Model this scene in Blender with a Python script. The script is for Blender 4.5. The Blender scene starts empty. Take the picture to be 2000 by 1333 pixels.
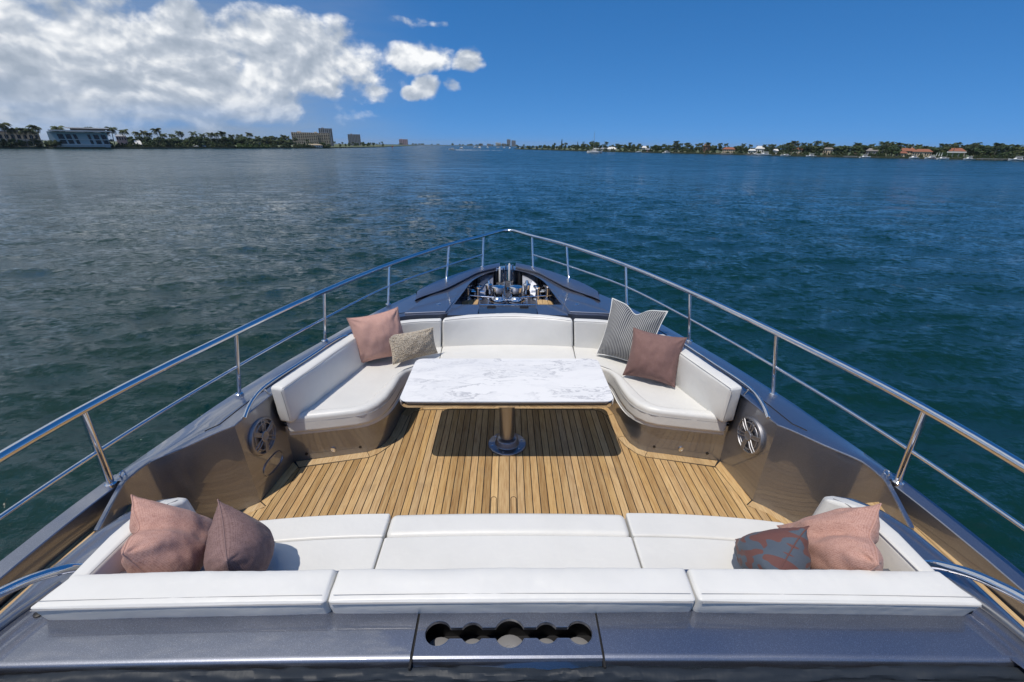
import bpy, bmesh, math, random
import numpy as np
from mathutils import Vector, Matrix, noise
PI = math.pi
random.seed(7); rng = np.random.default_rng(7)
sc = bpy.context.scene
COL = sc.collection
# ------------------------------------------------------------------ camera
F, CX, CY, H = 880.0, 1000.0, 666.5, 2.2       # pixels of the 2000 px wide photo
PITCH, ROLL, YAW = math.atan(382/880), .005, math.atan(9/880)
HEEL = Matrix.Rotation(-.007, 4, 'Y')           # the yacht lists a little
WATER = -3.3
fwd = Vector((math.sin(YAW)*math.cos(PITCH), math.cos(YAW)*math.cos(PITCH), -math.sin(PITCH)))
right = fwd.cross(Vector((0, 0, 1))).normalized(); up = right.cross(fwd)
right = right*math.cos(ROLL)+up*math.sin(ROLL); up = right.cross(fwd)
CAM = Vector((0, 0, H))
camd = bpy.data.cameras.new('camera'); camd.sensor_width = 36; camd.lens = 36*F/2000
camd.clip_start = .05; camd.clip_end = 40000
cam = bpy.data.objects.new('camera', camd); COL.objects.link(cam); sc.camera = cam
M = Matrix((right, up, -fwd)).transposed().to_4x4(); M.translation = CAM
cam.matrix_world = HEEL @ M
sc.render.resolution_x, sc.render.resolution_y = 1024, 682
# ------------------------------------------------------------------ light
SUN = Vector((-.160, -.195, .58)).normalized()   # towards the sun, from the table's shadow
SUN_EL = math.asin(SUN.z); SUN_AZ = math.atan2(SUN.x, SUN.y)
sd = bpy.data.lights.new('sun', 'SUN'); sd.energy = 3.4; sd.angle = math.radians(.53); sd.color = (1, .93, .83)
so = bpy.data.objects.new('sun', sd); COL.objects.link(so)
so.rotation_euler = SUN.to_track_quat('Z', 'Y').to_euler()
sc.view_settings.view_transform = 'Standard'; sc.view_settings.look = 'None'
sc.view_settings.exposure = 0; sc.view_settings.gamma = 1

def pdir(px, py):                                # photo pixel -> world direction
    d = fwd + right*((px-CX)/F) - up*((py-CY)/F)
    return (HEEL.to_3x3() @ d)
def atz(px, py, z):                              # boat frame, point at height z
    d = fwd + right*((px-CX)/F) - up*((py-CY)/F)
    return CAM + d*((z-H)/d.z)
CAMW = HEEL @ CAM
def aty(px, py, Y):                              # world point at distance Y ahead
    d = pdir(px, py); return CAMW + d*(Y/d.y)

# ------------------------------------------------------------------ node helper
class NT:
    def __init__(s, tree): s.t = tree; s.n = tree.nodes; s.l = tree.links
    def node(s, typ, **kw):
        n = s.n.new(typ)
        for k, v in kw.items(): setattr(n, k, v)
        return n
    def put(s, sock, v):
        if isinstance(v, bpy.types.NodeSocket): s.l.new(v, sock)
        elif v is not None: sock.default_value = v
    def math(s, op, a, b=None, c=None, clamp=False):
        n = s.node('ShaderNodeMath', operation=op, use_clamp=clamp)
        s.put(n.inputs[0], a); s.put(n.inputs[1], b); s.put(n.inputs[2], c); return n.outputs[0]
    def vmath(s, op, a, b=None, scale=None):
        n = s.node('ShaderNodeVectorMath', operation=op)
        s.put(n.inputs[0], a); s.put(n.inputs[1], b)
        if scale is not None: s.put(n.inputs[3], scale)
        return n.outputs[1] if op in ('LENGTH', 'DOT_PRODUCT') else n.outputs[0]
    def noise(s, vec, scale, detail=4, rough=.5, dist=0):
        n = s.node('ShaderNodeTexNoise'); s.put(n.inputs['Vector'], vec)
        n.inputs['Scale'].default_value = scale; n.inputs['Detail'].default_value = detail
        n.inputs['Roughness'].default_value = rough; n.inputs['Distortion'].default_value = dist
        return n.outputs['Fac'], n.outputs['Color']
    def ramp(s, fac, stops):
        n = s.node('ShaderNodeValToRGB'); s.put(n.inputs[0], fac); e = n.color_ramp.elements
        while len(e) < len(stops): e.new(.5)
        for i, (p, c) in enumerate(stops):
            e[i].position = p; e[i].color = (*c, 1) if len(c) == 3 else c
        return n.outputs[0]
    def mix(s, fac, a, b, typ='MIX'):
        n = s.node('ShaderNodeMix', data_type='RGBA', blend_type=typ)
        s.put(n.inputs['Factor'], fac); s.put(n.inputs[6], a); s.put(n.inputs[7], b); return n.outputs[2]
    def smooth(s, x, a, b, lo=0., hi=1.):
        n = s.node('ShaderNodeMapRange', interpolation_type='SMOOTHSTEP')
        s.put(n.inputs[0], x); n.inputs[1].default_value = a; n.inputs[2].default_value = b
        n.inputs[3].default_value = lo; n.inputs[4].default_value = hi; return n.outputs[0]
def rgb(*c): return (*c, 1)
def mat(name, color=(.5, .5, .5), rough=.5, metal=0., coat=0., ior=1.5, bump=None):
    m = bpy.data.materials.new(name); m.use_nodes = True
    N = NT(m.node_tree); b = N.n['Principled BSDF']
    b.inputs['Base Color'].default_value = rgb(*color); b.inputs['Roughness'].default_value = rough
    b.inputs['Metallic'].default_value = metal; b.inputs['Coat Weight'].default_value = coat
    b.inputs['Coat Roughness'].default_value = .03; b.inputs['Coat IOR'].default_value = 1.72; b.inputs['IOR'].default_value = ior
    tc = N.node('ShaderNodeTexCoord'); N.bsdf = b; N.obj = tc.outputs['Object']; N.uv = tc.outputs['UV']
    m['_'] = 0; del m['_']
    return m, N
def bump(N, h, strength, dist, normal=None):
    n = N.node('ShaderNodeBump'); n.inputs['Strength'].default_value = strength; n.inputs['Distance'].default_value = dist
    N.put(n.inputs['Height'], h)
    if normal is not None: N.put(n.inputs['Normal'], normal)
    N.put(N.bsdf.inputs['Normal'], n.outputs[0]); return n.outputs[0]

# ------------------------------------------------------------------ world: clear sky with a cumulus bank
w = bpy.data.worlds.new('World'); sc.world = w; w.use_nodes = True
N = NT(w.node_tree); bg = N.n['Background']
sky = N.node('ShaderNodeTexSky', sky_type='NISHITA'); sky.sun_disc = False
sky.sun_elevation = SUN_EL; sky.sun_rotation = SUN_AZ
sky.altitude = 0; sky.air_density = .8; sky.dust_density = .0; sky.ozone_density = 5.0
hs = N.node('ShaderNodeHueSaturation'); hs.inputs['Saturation'].default_value = 1.27; hs.inputs['Value'].default_value = 1.0
N.l.new(sky.outputs[0], hs.inputs['Color'])
gen = N.node('ShaderNodeTexCoord').outputs['Generated']
sep = N.node('ShaderNodeSeparateXYZ'); N.l.new(gen, sep.inputs[0])
X, Y, Z = sep.outputs
# very clear air: the pale band of the model's horizon is pushed below the skyline
lift = N.node('ShaderNodeCombineXYZ'); N.put(lift.inputs[0], X); N.put(lift.inputs[1], Y)
N.put(lift.inputs[2], N.math('ADD', N.math('MULTIPLY', N.math('ABSOLUTE', Z), .95), .19)); N.put(sky.inputs['Vector'], N.vmath('NORMALIZE', lift.outputs[0]))
az = N.math('ARCTAN2', X, Y)
hyp = N.math('SQRT', N.math('ADD', N.math('MULTIPLY', X, X), N.math('MULTIPLY', Y, Y)))
el = N.math('ARCTAN2', Z, hyp)
def pix_angles(px, py):
    d = pdir(px, py); return math.atan2(d.x, d.y), math.atan2(d.z, math.hypot(d.x, d.y))
cv = N.node('ShaderNodeCombineXYZ'); N.put(cv.inputs[0], az); N.put(cv.inputs[1], N.math('MULTIPLY', el, 1.35)); P3 = cv.outputs[0]
warp = N.noise(P3, 6, 1)[1]
P3w = N.vmath('ADD', N.vmath('ADD', P3, (1.9, 8.3, 5.)), N.vmath('SCALE', N.vmath('SUBTRACT', warp, (.5, .5, .5)), scale=.05))
n_big, _ = N.noise(P3w, 9, 6, .53)
P3u = N.vmath('ADD', P3w, (-.004, .018, 0))
n_up, _ = N.noise(P3u, 9, 4, .53)
n_lo, _ = N.noise(P3, 3.1, 1, .5)
# cumulus masses: (photo x, photo y, half width px, half height px, weight); the bank runs on to the left of the frame
blobs = [(-1100, -300, 700, 330, 1.0), (-150, -420, 420, 210, .95), (-900, 120, 600, 200, 1.1), (-300, 90, 420, 150, 1.1), (90, 120, 330, 150, 1.3), (330, 140, 230, 105, 1.25), (375, 72, 105, 62, 1.05), (560, 105, 185, 78, 1.15), (640, 160, 130, 55, .8),
         (430, 195, 320, 52, .82), (60, 215, 340, 60, .78), (100, 10, 150, 45, .75), (812, 108, 72, 36, .86), (915, 124, 34, 28, .75), (840, 172, 32, 28, .75), (886, 170, 30, 22, .72),
         (805, 45, 52, 22, .55), (860, 48, 44, 14, .45), (803, 184, 26, 16, .6), (720, 180, 60, 30, .65)]
cover = None
ae = N.node('ShaderNodeCombineXYZ'); N.put(ae.inputs[0], az); N.put(ae.inputs[1], el); AE = ae.outputs[0]
for bx, by, hw, hh, wt in blobs:
    a0, e0 = pix_angles(bx, by); a1, _ = pix_angles(bx+hw*.5, by); a2, _ = pix_angles(bx-hw*.5, by)
    _, e1 = pix_angles(bx, by-hh*.5); _, e2 = pix_angles(bx, by+hh*.5)
    sa, se = abs(a1-a2), abs(e1-e2)
    ma = N.node('ShaderNodeVectorMath', operation='MULTIPLY_ADD'); N.put(ma.inputs[0], AE); ma.inputs[1].default_value = (1/sa, 1/se, 0); ma.inputs[2].default_value = (-a0/sa, -e0/se, 0)
    g = N.math('MULTIPLY_ADD', N.vmath('DOT_PRODUCT', ma.outputs[0], ma.outputs[0]), -1.0, 1.25*wt if wt >= 1 else 1.25-1.5*(1-wt))
    cover = g if cover is None else N.math('MAXIMUM', cover, g)
cover = N.math('MAXIMUM', cover, -2.2)
# fair-weather cumulus over the rest of the sky, thinning out towards the open side
away = N.math('MULTIPLY', N.smooth(N.math('ABSOLUTE', az), 1.0, 1.7), N.smooth(n_lo, .45, .62))
cover = N.math('MAXIMUM', cover, N.math('SUBTRACT', N.math('MULTIPLY', away, 3.2), 2.4))
over = N.math('MULTIPLY', N.math('MULTIPLY', N.smooth(az, -.15, -.60), N.smooth(az, -2.8, -2.2)), N.smooth(el, .30, .55))   # the bank goes on overhead on the same side
cover = N.math('MAXIMUM', cover, N.math('ADD', N.math('SUBTRACT', N.math('MULTIPLY', over, 4.0), 2.5), N.math('MULTIPLY', N.math('SUBTRACT', n_lo, .5), 2.0)))
dens = N.math('ADD', N.math('MULTIPLY', cover, .40), N.math('MULTIPLY', N.math('SUBTRACT', n_big, .5), 2.2))
alpha = N.smooth(dens, .0, .33)
alpha = N.math('MULTIPLY', alpha, N.smooth(el, .005, .10, .25, 1.0))
lit = N.math('ADD', .5, N.math('MULTIPLY', N.math('SUBTRACT', n_big, n_up), 5.6))
lit = N.math('ADD', lit, N.math('MULTIPLY', N.math('SUBTRACT', .42, dens), .55), clamp=True)
ccol = N.ramp(lit, [(0, (2.6, 3.05, 3.7)), (.45, (3.7, 4.1, 4.7)), (1, (6.9, 7.0, 7.1))])
veil_n, _ = N.noise(N.vmath('MULTIPLY', P3, (2.2, 9, 1)), 2.0, 3, .55)
veil = N.math('MULTIPLY', N.math('MULTIPLY', N.smooth(az, -.10, -.55), N.smooth(el, .38, .12)), N.smooth(veil_n, .28, .7, .35, .85))
base_sky = N.mix(veil, hs.outputs[0], rgb(2.15, 2.65, 3.35))
final = N.mix(alpha, base_sky, ccol)
N.put(bg.inputs[0], final); bg.inputs[1].default_value = .142
w.cycles.sampling_method = 'MANUAL'; w.cycles.sample_map_resolution = 512
sc.cycles.max_bounces = 6; sc.cycles.diffuse_bounces = 3; sc.cycles.glossy_bounces = 4; sc.cycles.transmission_bounces = 2; sc.cycles.transparent_max_bounces = 4; sc.cycles.caustics_reflective = False; sc.cycles.caustics_refractive = False

# ------------------------------------------------------------------ object helpers
BOAT = []                                       # top-level things on the yacht (they list with it)
def link(name, me, m=None, parent=None):
    o = bpy.data.objects.new(name, me); COL.objects.link(o)
    if me is not None and m is not None and not me.materials: me.materials.append(m)
    if parent is not None: o.parent = parent
    return o
def mk(name, V, Fc, m, parent=None, smooth=True, angle=40):
    me = bpy.data.meshes.new(name); me.from_pydata([tuple(v) for v in V], [], Fc); me.update()
    if smooth:
        me.shade_smooth(); me.set_sharp_from_angle(angle=math.radians(angle))
    return link(name, me, m, parent)
def tag(o, label, cat, group=None, boat=False):
    o['label'] = label; o['category'] = cat
    if group: o['group'] = group
    if boat: BOAT.append(o)
    return o
def thing(name, label, cat, loc=(0, 0, 0), group=None, boat=False, rz=0):
    o = link(name, None); o.location = loc; o.rotation_euler = (0, 0, rz); o.empty_display_size = .1
    return tag(o, label, cat, group, boat)
def struct(o): o['kind'] = 'structure'; return o
def mir(pts): return [(-p[0],)+tuple(p[1:]) for p in pts]
def catmull(pts, n=6, closed=False):
    P = [Vector(p) for p in pts]; out = []; L = len(P)
    rngi = range(L if closed else L-1)
    for i in rngi:
        p1, p2 = P[i], P[(i+1) % L]
        p0 = P[i-1] if (closed or i > 0) else p1*2-p2
        p3 = P[(i+2) % L] if (closed or i+2 < L) else p2*2-p1
        for k in range(n):
            t = k/n
            out.append(.5*((2*p1)+(p2-p0)*t+(2*p0-5*p1+4*p2-p3)*t*t+(3*p1-p0-3*p2+p3)*t**3))
    if not closed: out.append(P[-1])
    return out
class MB:
    def __init__(s): s.V = []; s.F = []
    def add(s, V, Fc):
        o = len(s.V); s.V += [tuple(v) for v in V]; s.F += [tuple(i+o for i in f) for f in Fc]; return s
    def tube(s, pts, r, n=10, caps=True, closed=False):
        P = [Vector(p) for p in pts]; L = len(P); V = []; Fc = []
        rr = r if isinstance(r, (list, tuple)) else [r]*L
        prev = None
        for i, p in enumerate(P):
            if closed: t = (P[(i+1) % L]-P[i-1])
            else: t = (P[min(i+1, L-1)]-P[max(i-1, 0)])
            t.normalize()
            if prev is None:
                a = Vector((0, 0, 1)) if abs(t.z) < .9 else Vector((1, 0, 0)); x = t.cross(a).normalized()
            else: x = (prev-t*prev.dot(t)).normalized()
            prev = x; y = t.cross(x)
            V += [p+(x*math.cos(2*PI*k/n)+y*math.sin(2*PI*k/n))*rr[i] for k in range(n)]
        for i in range(L if closed else L-1):
            a, b = i*n, ((i+1) % L)*n
            Fc += [(a+k, a+(k+1) % n, b+(k+1) % n, b+k) for k in range(n)]
        if caps and not closed: Fc += [tuple(range(n))[::-1], tuple(range((L-1)*n, L*n))]
        return s.add(V, Fc)
    def box(s, x0, x1, y0, y1, z0, z1):
        return s.add([(x, y, z) for z in (z0, z1) for x, y in ((x0, y0), (x1, y0), (x1, y1), (x0, y1))],
                     [(3, 2, 1, 0), (4, 5, 6, 7), (0, 1, 5, 4), (1, 2, 6, 5), (2, 3, 7, 6), (3, 0, 4, 7)])
    def lathe(s, prof, c=(0, 0, 0), n=24, axis=None):
        V = []; Fc = []; L = len(prof)
        for r, z in prof: V += [Vector((r*math.cos(2*PI*k/n), r*math.sin(2*PI*k/n), z)) for k in range(n)]
        for i in range(L-1):
            a, b = i*n, (i+1)*n; Fc += [(a+k, a+(k+1) % n, b+(k+1) % n, b+k) for k in range(n)]
        Fc += [tuple(range(n))[::-1], tuple(range((L-1)*n, L*n))]
        if axis is not None:
            q = Vector(axis).to_track_quat('Z', 'Y'); V = [q @ v for v in V]
        return s.add([v+Vector(c) for v in V], Fc)
    def grid(s, rows, close=False):
        m = len(rows[0]); Fc = []
        for i in range(len(rows)-1):
            for k in range(m if close else m-1):
                k2 = (k+1) % m; Fc.append((i*m+k, i*m+k2, (i+1)*m+k2, (i+1)*m+k))
        return s.add([p for r in rows for p in r], Fc)
    def prism(s, poly, z0, z1):
        n = len(poly)
        z0f = z0 if callable(z0) else (lambda p: z0); z1f = z1 if callable(z1) else (lambda p: z1)
        return s.add([(p[0], p[1], z0f(p)) for p in poly]+[(p[0], p[1], z1f(p)) for p in poly],
                     [tuple(range(n))[::-1], tuple(range(n, 2*n))]+[(i, (i+1) % n, n+(i+1) % n, n+i) for i in range(n)])
    def build(s, name, m, parent=None, smooth=True, angle=40): return mk(name, s.V, s.F, m, parent, smooth, angle)
def poly_dir(p):                                 # make a plan polygon counter-clockwise
    a = sum(p[i-1][0]*p[i][1]-p[i][0]*p[i-1][1] for i in range(len(p)))
    return p if a > 0 else p[::-1]
def pad(name, bot, top, m, parent, r=.02, seg=3, vang=25, puff=None):
    """soft block between two outlines (same count) with rounded edges"""
    n = len(bot); bm = bmesh.new(); pass
    vb = [bm.verts.new(p) for p in bot]; vt = [bm.verts.new(p) for p in top]
    bm.faces.new(vb[::-1]); bm.faces.new(vt)
    for i in range(n): bm.faces.new((vb[i], vb[(i+1) % n], vt[(i+1) % n], vt[i]))
    bm.normal_update(); bmesh.ops.recalc_face_normals(bm, faces=bm.faces)
    ed = []
    for e in bm.edges:
        rim = (e.verts[0] in vb) == (e.verts[1] in vb)
        if rim or math.degrees(e.calc_face_angle(0)) > vang: ed.append(e)
    bmesh.ops.bevel(bm, geom=ed, offset=r, segments=seg, profile=.5, affect='EDGES', clamp_overlap=True)
    bmesh.ops.triangulate(bm, faces=[f for f in bm.faces if len(f.verts) > 4])
    me = bpy.data.meshes.new(name); bm.to_mesh(me); bm.free(); me.shade_smooth(); me.set_sharp_from_angle(angle=math.radians(60))
    o = link(name, me, m, parent)
    wn = o.modifiers.new('wn', 'WEIGHTED_NORMAL'); wn.keep_sharp = True; wn.weight = 80
    return o
def soft_box(name, bot, top, m, parent, r=.022, puff=.010, nl=40, seed=0., bend=None):
    """upholstered block: eight corners, rounded edges, crowned faces and slight puckers along the seams"""
    B = [Vector(p) for p in bot]; T = [Vector(p) for p in top]
    L = ((B[1]-B[0]).length+(B[2]-B[3]).length)/2; W = ((B[3]-B[0]).length+(T[3]-T[0]).length)/2; Hh = ((T[0]-B[0]).length+(T[2]-B[2]).length)/2
    hd = Vector((L/2, W/2, Hh/2)); rr_ = min(r, W*.35, Hh*.35)
    def ticks(h, n):
        e = [-h+rr_*t for t in (0, .25, .5, .75, 1.)]; mid = list(np.linspace(-h+rr_, h-rr_, n+1))[1:-1]; return e+mid+[-t for t in e[::-1]]
    tx, ty, tz = ticks(hd.x, nl), ticks(hd.y, 8), ticks(hd.z, 8); nx, ny, nz = len(tx)-1, len(ty)-1, len(tz)-1
    V = []; idx = {}; Fc = []
    def vid(i, j, k):
        if (i, j, k) in idx: return idx[(i, j, k)]
        q = Vector((tx[i], ty[j], tz[k])); inn = Vector((max(-hd.x+rr_, min(hd.x-rr_, q.x)), max(-hd.y+rr_, min(hd.y-rr_, q.y)), max(-hd.z+rr_, min(hd.z-rr_, q.z))))
        d = q-inn
        if d.length > 1e-9: q = inn+d.normalized()*rr_
        u = Vector((tx[i]/hd.x, ty[j]/hd.y, tz[k]/hd.z)); c = lambda t: max(0, 1-abs(t)**3)
        off = Vector((0, 0, 0))
        if i in (0, nx): off.x = math.copysign(puff*.5*c(u.y)*c(u.z), u.x)
        if j in (0, ny): off.y = math.copysign(puff*c(u.x*.999)**.5*c(u.z), u.y)
        if k in (0, nz): off.z = math.copysign(puff*c(u.x*.999)**.5*c(u.y), u.z)
        near = max(abs(u.y), abs(u.z)) if abs(u.x) < .97 else 1
        pk = .0016*noise.noise(Vector((q.x*34+seed, u.y*1.5, u.z*1.5)))*max(0, (near-.55)/.45)+.0035*noise.noise(Vector((q.x*4+seed, u.y, u.z+seed)))
        q = q+off+(d.normalized() if d.length > 1e-9 else Vector((0, 0, 0)))*pk
        s, t, w_ = q.x/L+.5, q.y/W+.5, q.z/Hh+.5
        lo = (B[0]*(1-s)+B[1]*s)*(1-t)+(B[3]*(1-s)+B[2]*s)*t; hi = (T[0]*(1-s)+T[1]*s)*(1-t)+(T[3]*(1-s)+T[2]*s)*t
        p = lo*(1-w_)+hi*w_
        if bend: p = bend(p)
        idx[(i, j, k)] = len(V); V.append(p); return idx[(i, j, k)]
    for j in range(ny):
        for k in range(nz):
            for i in (0, nx): Fc.append((vid(i, j, k), vid(i, j+1, k), vid(i, j+1, k+1), vid(i, j, k+1)))
    for i in range(nx):
        for k in range(nz):
            for j in (0, ny): Fc.append((vid(i, j, k), vid(i+1, j, k), vid(i+1, j, k+1), vid(i, j, k+1)))
        for j in range(ny):
            for k in (0, nz): Fc.append((vid(i, j, k), vid(i+1, j, k), vid(i+1, j+1, k), vid(i, j+1, k)))
    me = bpy.data.meshes.new(name); me.from_pydata([tuple(v) for v in V], [], Fc); bm = bmesh.new(); bm.from_mesh(me); bmesh.ops.recalc_face_normals(bm, faces=bm.faces); bm.to_mesh(me); bm.free(); me.shade_smooth()
    return link(name, me, m, parent)
def flat_pad(name, poly, z0, z1, m, parent, r=.02, **k):
    poly = poly_dir([tuple(p[:2]) for p in poly])
    return pad(name, [(x, y, z0) for x, y in poly], [(x, y, z1) for x, y in poly], m, parent, r, **k)

# ------------------------------------------------------------------ materials
paint, N = mat('metallic_grey_paint', (.3, .3, .31), .46, .9, 1.0)
fl, _ = N.noise(N.obj, 700, 1); lo, _ = N.noise(N.obj, 2.2, 3)
c = N.mix(N.smooth(fl, .58, .76), rgb(.215, .230, .282), rgb(.56, .60, .70))
N.put(N.bsdf.inputs['Base Color'], N.mix(N.math('MULTIPLY', lo, .25), c, rgb(.180, .192, .235)))
N.put(N.bsdf.inputs['Roughness'], N.smooth(lo, .3, .7, .37, .44))
paint2, N = mat('grey_paint_dark_reflection', (.07, .078, .092), .28, .6, 1.0)  # darker copy of the grey paint; the lid's deep-sky reflection is put into the colour
chrome, N = mat('polished_stainless_steel', (.72, .72, .74), .07, 1.0)
lo, _ = N.noise(N.obj, 25, 3); N.put(N.bsdf.inputs['Roughness'], N.smooth(lo, .3, .7, .04, .13))
brushed, _ = mat('brushed_metal', (.34, .34, .36), .52, 1.0)
satin, _ = mat('satin_grey_metal', (.33, .325, .33), .30, .9, .3)
black, _ = mat('black_rubber', (.012, .012, .014), .5)
gap, _ = mat('dark_gap', (.01, .01, .011), .8)
def teak_mat(name, cols):
    m, N = mat(name, (.4, .25, .11), .55)
    oi = N.node('ShaderNodeObjectInfo').outputs['Random']
    off = N.vmath('ADD', N.obj, N.vmath('SCALE', (3.1, 7.7, 5.3), scale=oi))
    st = N.vmath('MULTIPLY', off, (1, .055, 1))
    g, _ = N.noise(st, 130, 5, .6); g2, _ = N.noise(st, 36, 4, .55); blot, _ = N.noise(N.obj, 7, 4, .6)
    base = N.ramp(oi, cols)
    c = N.mix(N.smooth(g, .35, .7), base, N.mix(1, base, rgb(.70, .60, .50), 'MULTIPLY'))
    c = N.mix(N.smooth(g2, .45, .75, 0, .55), c, rgb(.60, .42, .21))
    c = N.mix(N.smooth(blot, .52, .75, 0, .5), c, rgb(.33, .225, .12))
    N.put(N.bsdf.inputs['Base Color'], c)
    N.put(N.bsdf.inputs['Roughness'], N.smooth(g, .3, .7, .5, .68)); bump(N, g, .25, .002)
    return m
teak = teak_mat('weathered_teak', [(0, (.36, .225, .095)), (.2, (.56, .365, .155)), (.4, (.43, .28, .13)), (.55, (.60, .40, .19)), (.75, (.50, .35, .19)), (.88, (.68, .47, .23)), (1, (.34, .22, .10))])
teak_l = teak_mat('pale_teak_margin', [(0, (.60, .43, .24)), (.5, (.68, .51, .30)), (1, (.56, .39, .20))])
vinyl, N = mat('white_upholstery_vinyl', (.80, .80, .775), .42)
a, _ = N.noise(N.obj, 420, 3); b_, _ = N.noise(N.obj, 3.3, 4, .55)
c_, _ = N.noise(N.obj, 11, 3, .5)
N.put(N.bsdf.inputs['Base Color'], N.mix(N.smooth(b_, .35, .7), rgb(.69, .685, .66), rgb(.655, .65, .625)))
h = N.math('ADD', N.math('MULTIPLY', a, .012), N.math('ADD', N.math('MULTIPLY', b_, .6), N.math('MULTIPLY', c_, .06)))
bump(N, h, .45, .03)
stitch, _ = mat('grey_seam_thread', (.30, .30, .31), .7)
valance, _ = mat('white_valance_fabric', (.66, .66, .65), .7)
marble, N = mat('white_marble', (.84, .84, .83), .16, 0, .25)
st = N.vmath('MULTIPLY', N.obj, (1, 2.6, 1)); st = N.vmath('ADD', st, (4.2, 1.3, 0))
d_, dc = N.noise(st, 2.2, 5, .6); stw = N.vmath('ADD', st, N.vmath('SCALE', dc, scale=.55))
v1, _ = N.noise(stw, 1.7, 8, .62); v2, _ = N.noise(stw, 4.2, 6, .6); msk, _ = N.noise(st, 1.6, 3)
vein = N.smooth(N.math('ABSOLUTE', N.math('SUBTRACT', v1, .5)), .0, .022, 1, 0)
vein2 = N.smooth(N.math('ABSOLUTE', N.math('SUBTRACT', v2, .5)), .0, .03, 1, 0)
vein = N.math('MULTIPLY', vein, N.smooth(msk, .42, .62)); vein2 = N.math('MULTIPLY', N.math('MULTIPLY', vein2, N.smooth(v1, .45, .6)), .45)
cl = N.mix(N.smooth(v1, .42, .68, 0, .6), rgb(.83, .82, .80), rgb(.70, .70, .70))
cl = N.mix(N.math('MULTIPLY', N.math('MAXIMUM', vein, vein2), .75), cl, rgb(.40, .40, .42)); N.put(N.bsdf.inputs['Base Color'], cl)
def fabric(name, c1, c2, scale=90, bstr=.5, sheen=.08):
    m, N = mat(name, c1, .85)
    uv = N.vmath('MULTIPLY', N.uv, (scale, scale, 1))
    wv = N.node('ShaderNodeTexVoronoi'); N.put(wv.inputs['Vector'], uv); wv.inputs['Scale'].default_value = 1; wv.inputs['Randomness'].default_value = .35
    n1, _ = N.noise(N.uv, 14, 4, .6); n2, _ = N.noise(N.uv, scale*1.4, 2)
    f = N.math('ADD', N.math('MULTIPLY', wv.outputs['Distance'], .8), N.math('MULTIPLY', n1, .45))
    N.put(N.bsdf.inputs['Base Color'], N.mix(N.smooth(f, .35, .95), rgb(*c2), rgb(*c1)))
    N.bsdf.inputs['Sheen Weight'].default_value = sheen; N.bsdf.inputs['Sheen Roughness'].default_value = .4
    wr, _ = N.noise(N.vmath('MULTIPLY', N.uv, (1, .45, 1)), 7, 4, .55)
    bump(N, N.math('ADD', N.math('MULTIPLY', wv.outputs['Distance'], -.10), N.math('ADD', N.math('MULTIPLY', n2, .04), N.math('MULTIPLY', wr, .9))), bstr, .012)
    return m
f_pink = fabric('dusty_pink_linen', (.43, .235, .19), (.53, .32, .265))
f_pinkn = fabric('dusty_pink_weave', (.33, .165, .128), (.52, .31, .255), 70, .7)
f_mauve = fabric('mauve_satin_weave', (.150, .078, .068), (.215, .125, .112), 110, .35, .08)
f_mauven = fabric('mauve_heather_weave', (.115, .062, .057), (.235, .15, .142), 70, .7)
m_boucle, N = mat('beige_boucle', (.52, .46, .37), .95)
vo = N.node('ShaderNodeTexVoronoi'); N.put(vo.inputs['Vector'], N.vmath('MULTIPLY', N.uv, (46, 28, 1))); vo.inputs['Scale'].default_value = 1
n1, _ = N.noise(N.uv, 60, 4, .6)
N.put(N.bsdf.inputs['Base Color'], N.mix(N.smooth(vo.outputs['Distance'], .1, .8), rgb(.80, .71, .57), rgb(.46, .38, .285)))
bump(N, N.math('SUBTRACT', n1, N.math('MULTIPLY', vo.outputs['Distance'], 1.3)), 1.0, .012)
m_stripe, N = mat('grey_striped_weave', (.2, .2, .2), .9)
su = N.node('ShaderNodeSeparateXYZ'); N.put(su.inputs[0], N.uv)
ph = N.math('MULTIPLY', su.outputs[0], 2*PI*32); sn = N.math('SINE', ph); sv = N.math('SINE', N.math('MULTIPLY', su.outputs[1], 2*PI*62))
n1, _ = N.noise(N.uv, 60, 3)
f = N.math('ADD', sn, N.math('ADD', N.math('MULTIPLY', sv, .35), N.math('MULTIPLY', n1, .8)))
N.put(N.bsdf.inputs['Base Color'], N.mix(N.smooth(f, -.1, .9), rgb(.055, .060, .072), rgb(.36, .36, .355))); bump(N, f, .5, .004)
m_cord, _ = mat('white_piping_cord', (.72, .72, .70), .7)
m_camo, N = mat('rust_and_slate_print', (.2, .1, .1), .75)
rt = N.node('ShaderNodeVectorRotate'); N.put(rt.inputs['Vector'], N.uv); rt.inputs['Angle'].default_value = .6
wn_, wc = N.noise(rt.outputs[0], 4, 1); uvw = N.vmath('ADD', N.vmath('MULTIPLY', rt.outputs[0], (1.25, .85, 1)), N.vmath('SCALE', wc, scale=.22))
n1, _ = N.noise(uvw, 7.5, 0, .3); n2, _ = N.noise(N.uv, 120, 2); n3, _ = N.noise(N.uv, 6, 3)
cc = N.mix(N.smooth(n1, .485, .515), rgb(.060, .082, .112), rgb(.125, .042, .032))
N.put(N.bsdf.inputs['Base Color'], N.mix(N.math('MULTIPLY', n2, .2), cc, rgb(.16, .15, .16))); bump(N, N.math('ADD', N.math('MULTIPLY', n2, .1), n3), .4, .01)
N.bsdf.inputs['Sheen Weight'].default_value = .05
m_cover, N = mat('dark_blue_grey_vinyl', (.022, .028, .037), .5); N.bsdf.inputs['Specular IOR Level'].default_value = .25
a, _ = N.noise(N.obj, 160, 3); b_, _ = N.noise(N.vmath('MULTIPLY', N.obj, (1, .35, .35)), 42, 4, .6)
bump(N, N.math('ADD', N.math('MULTIPLY', a, .03), b_), .25, .006)
cupm, _ = mat('pale_grey_cup_base', (.30, .30, .315), .45, .3)

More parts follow.
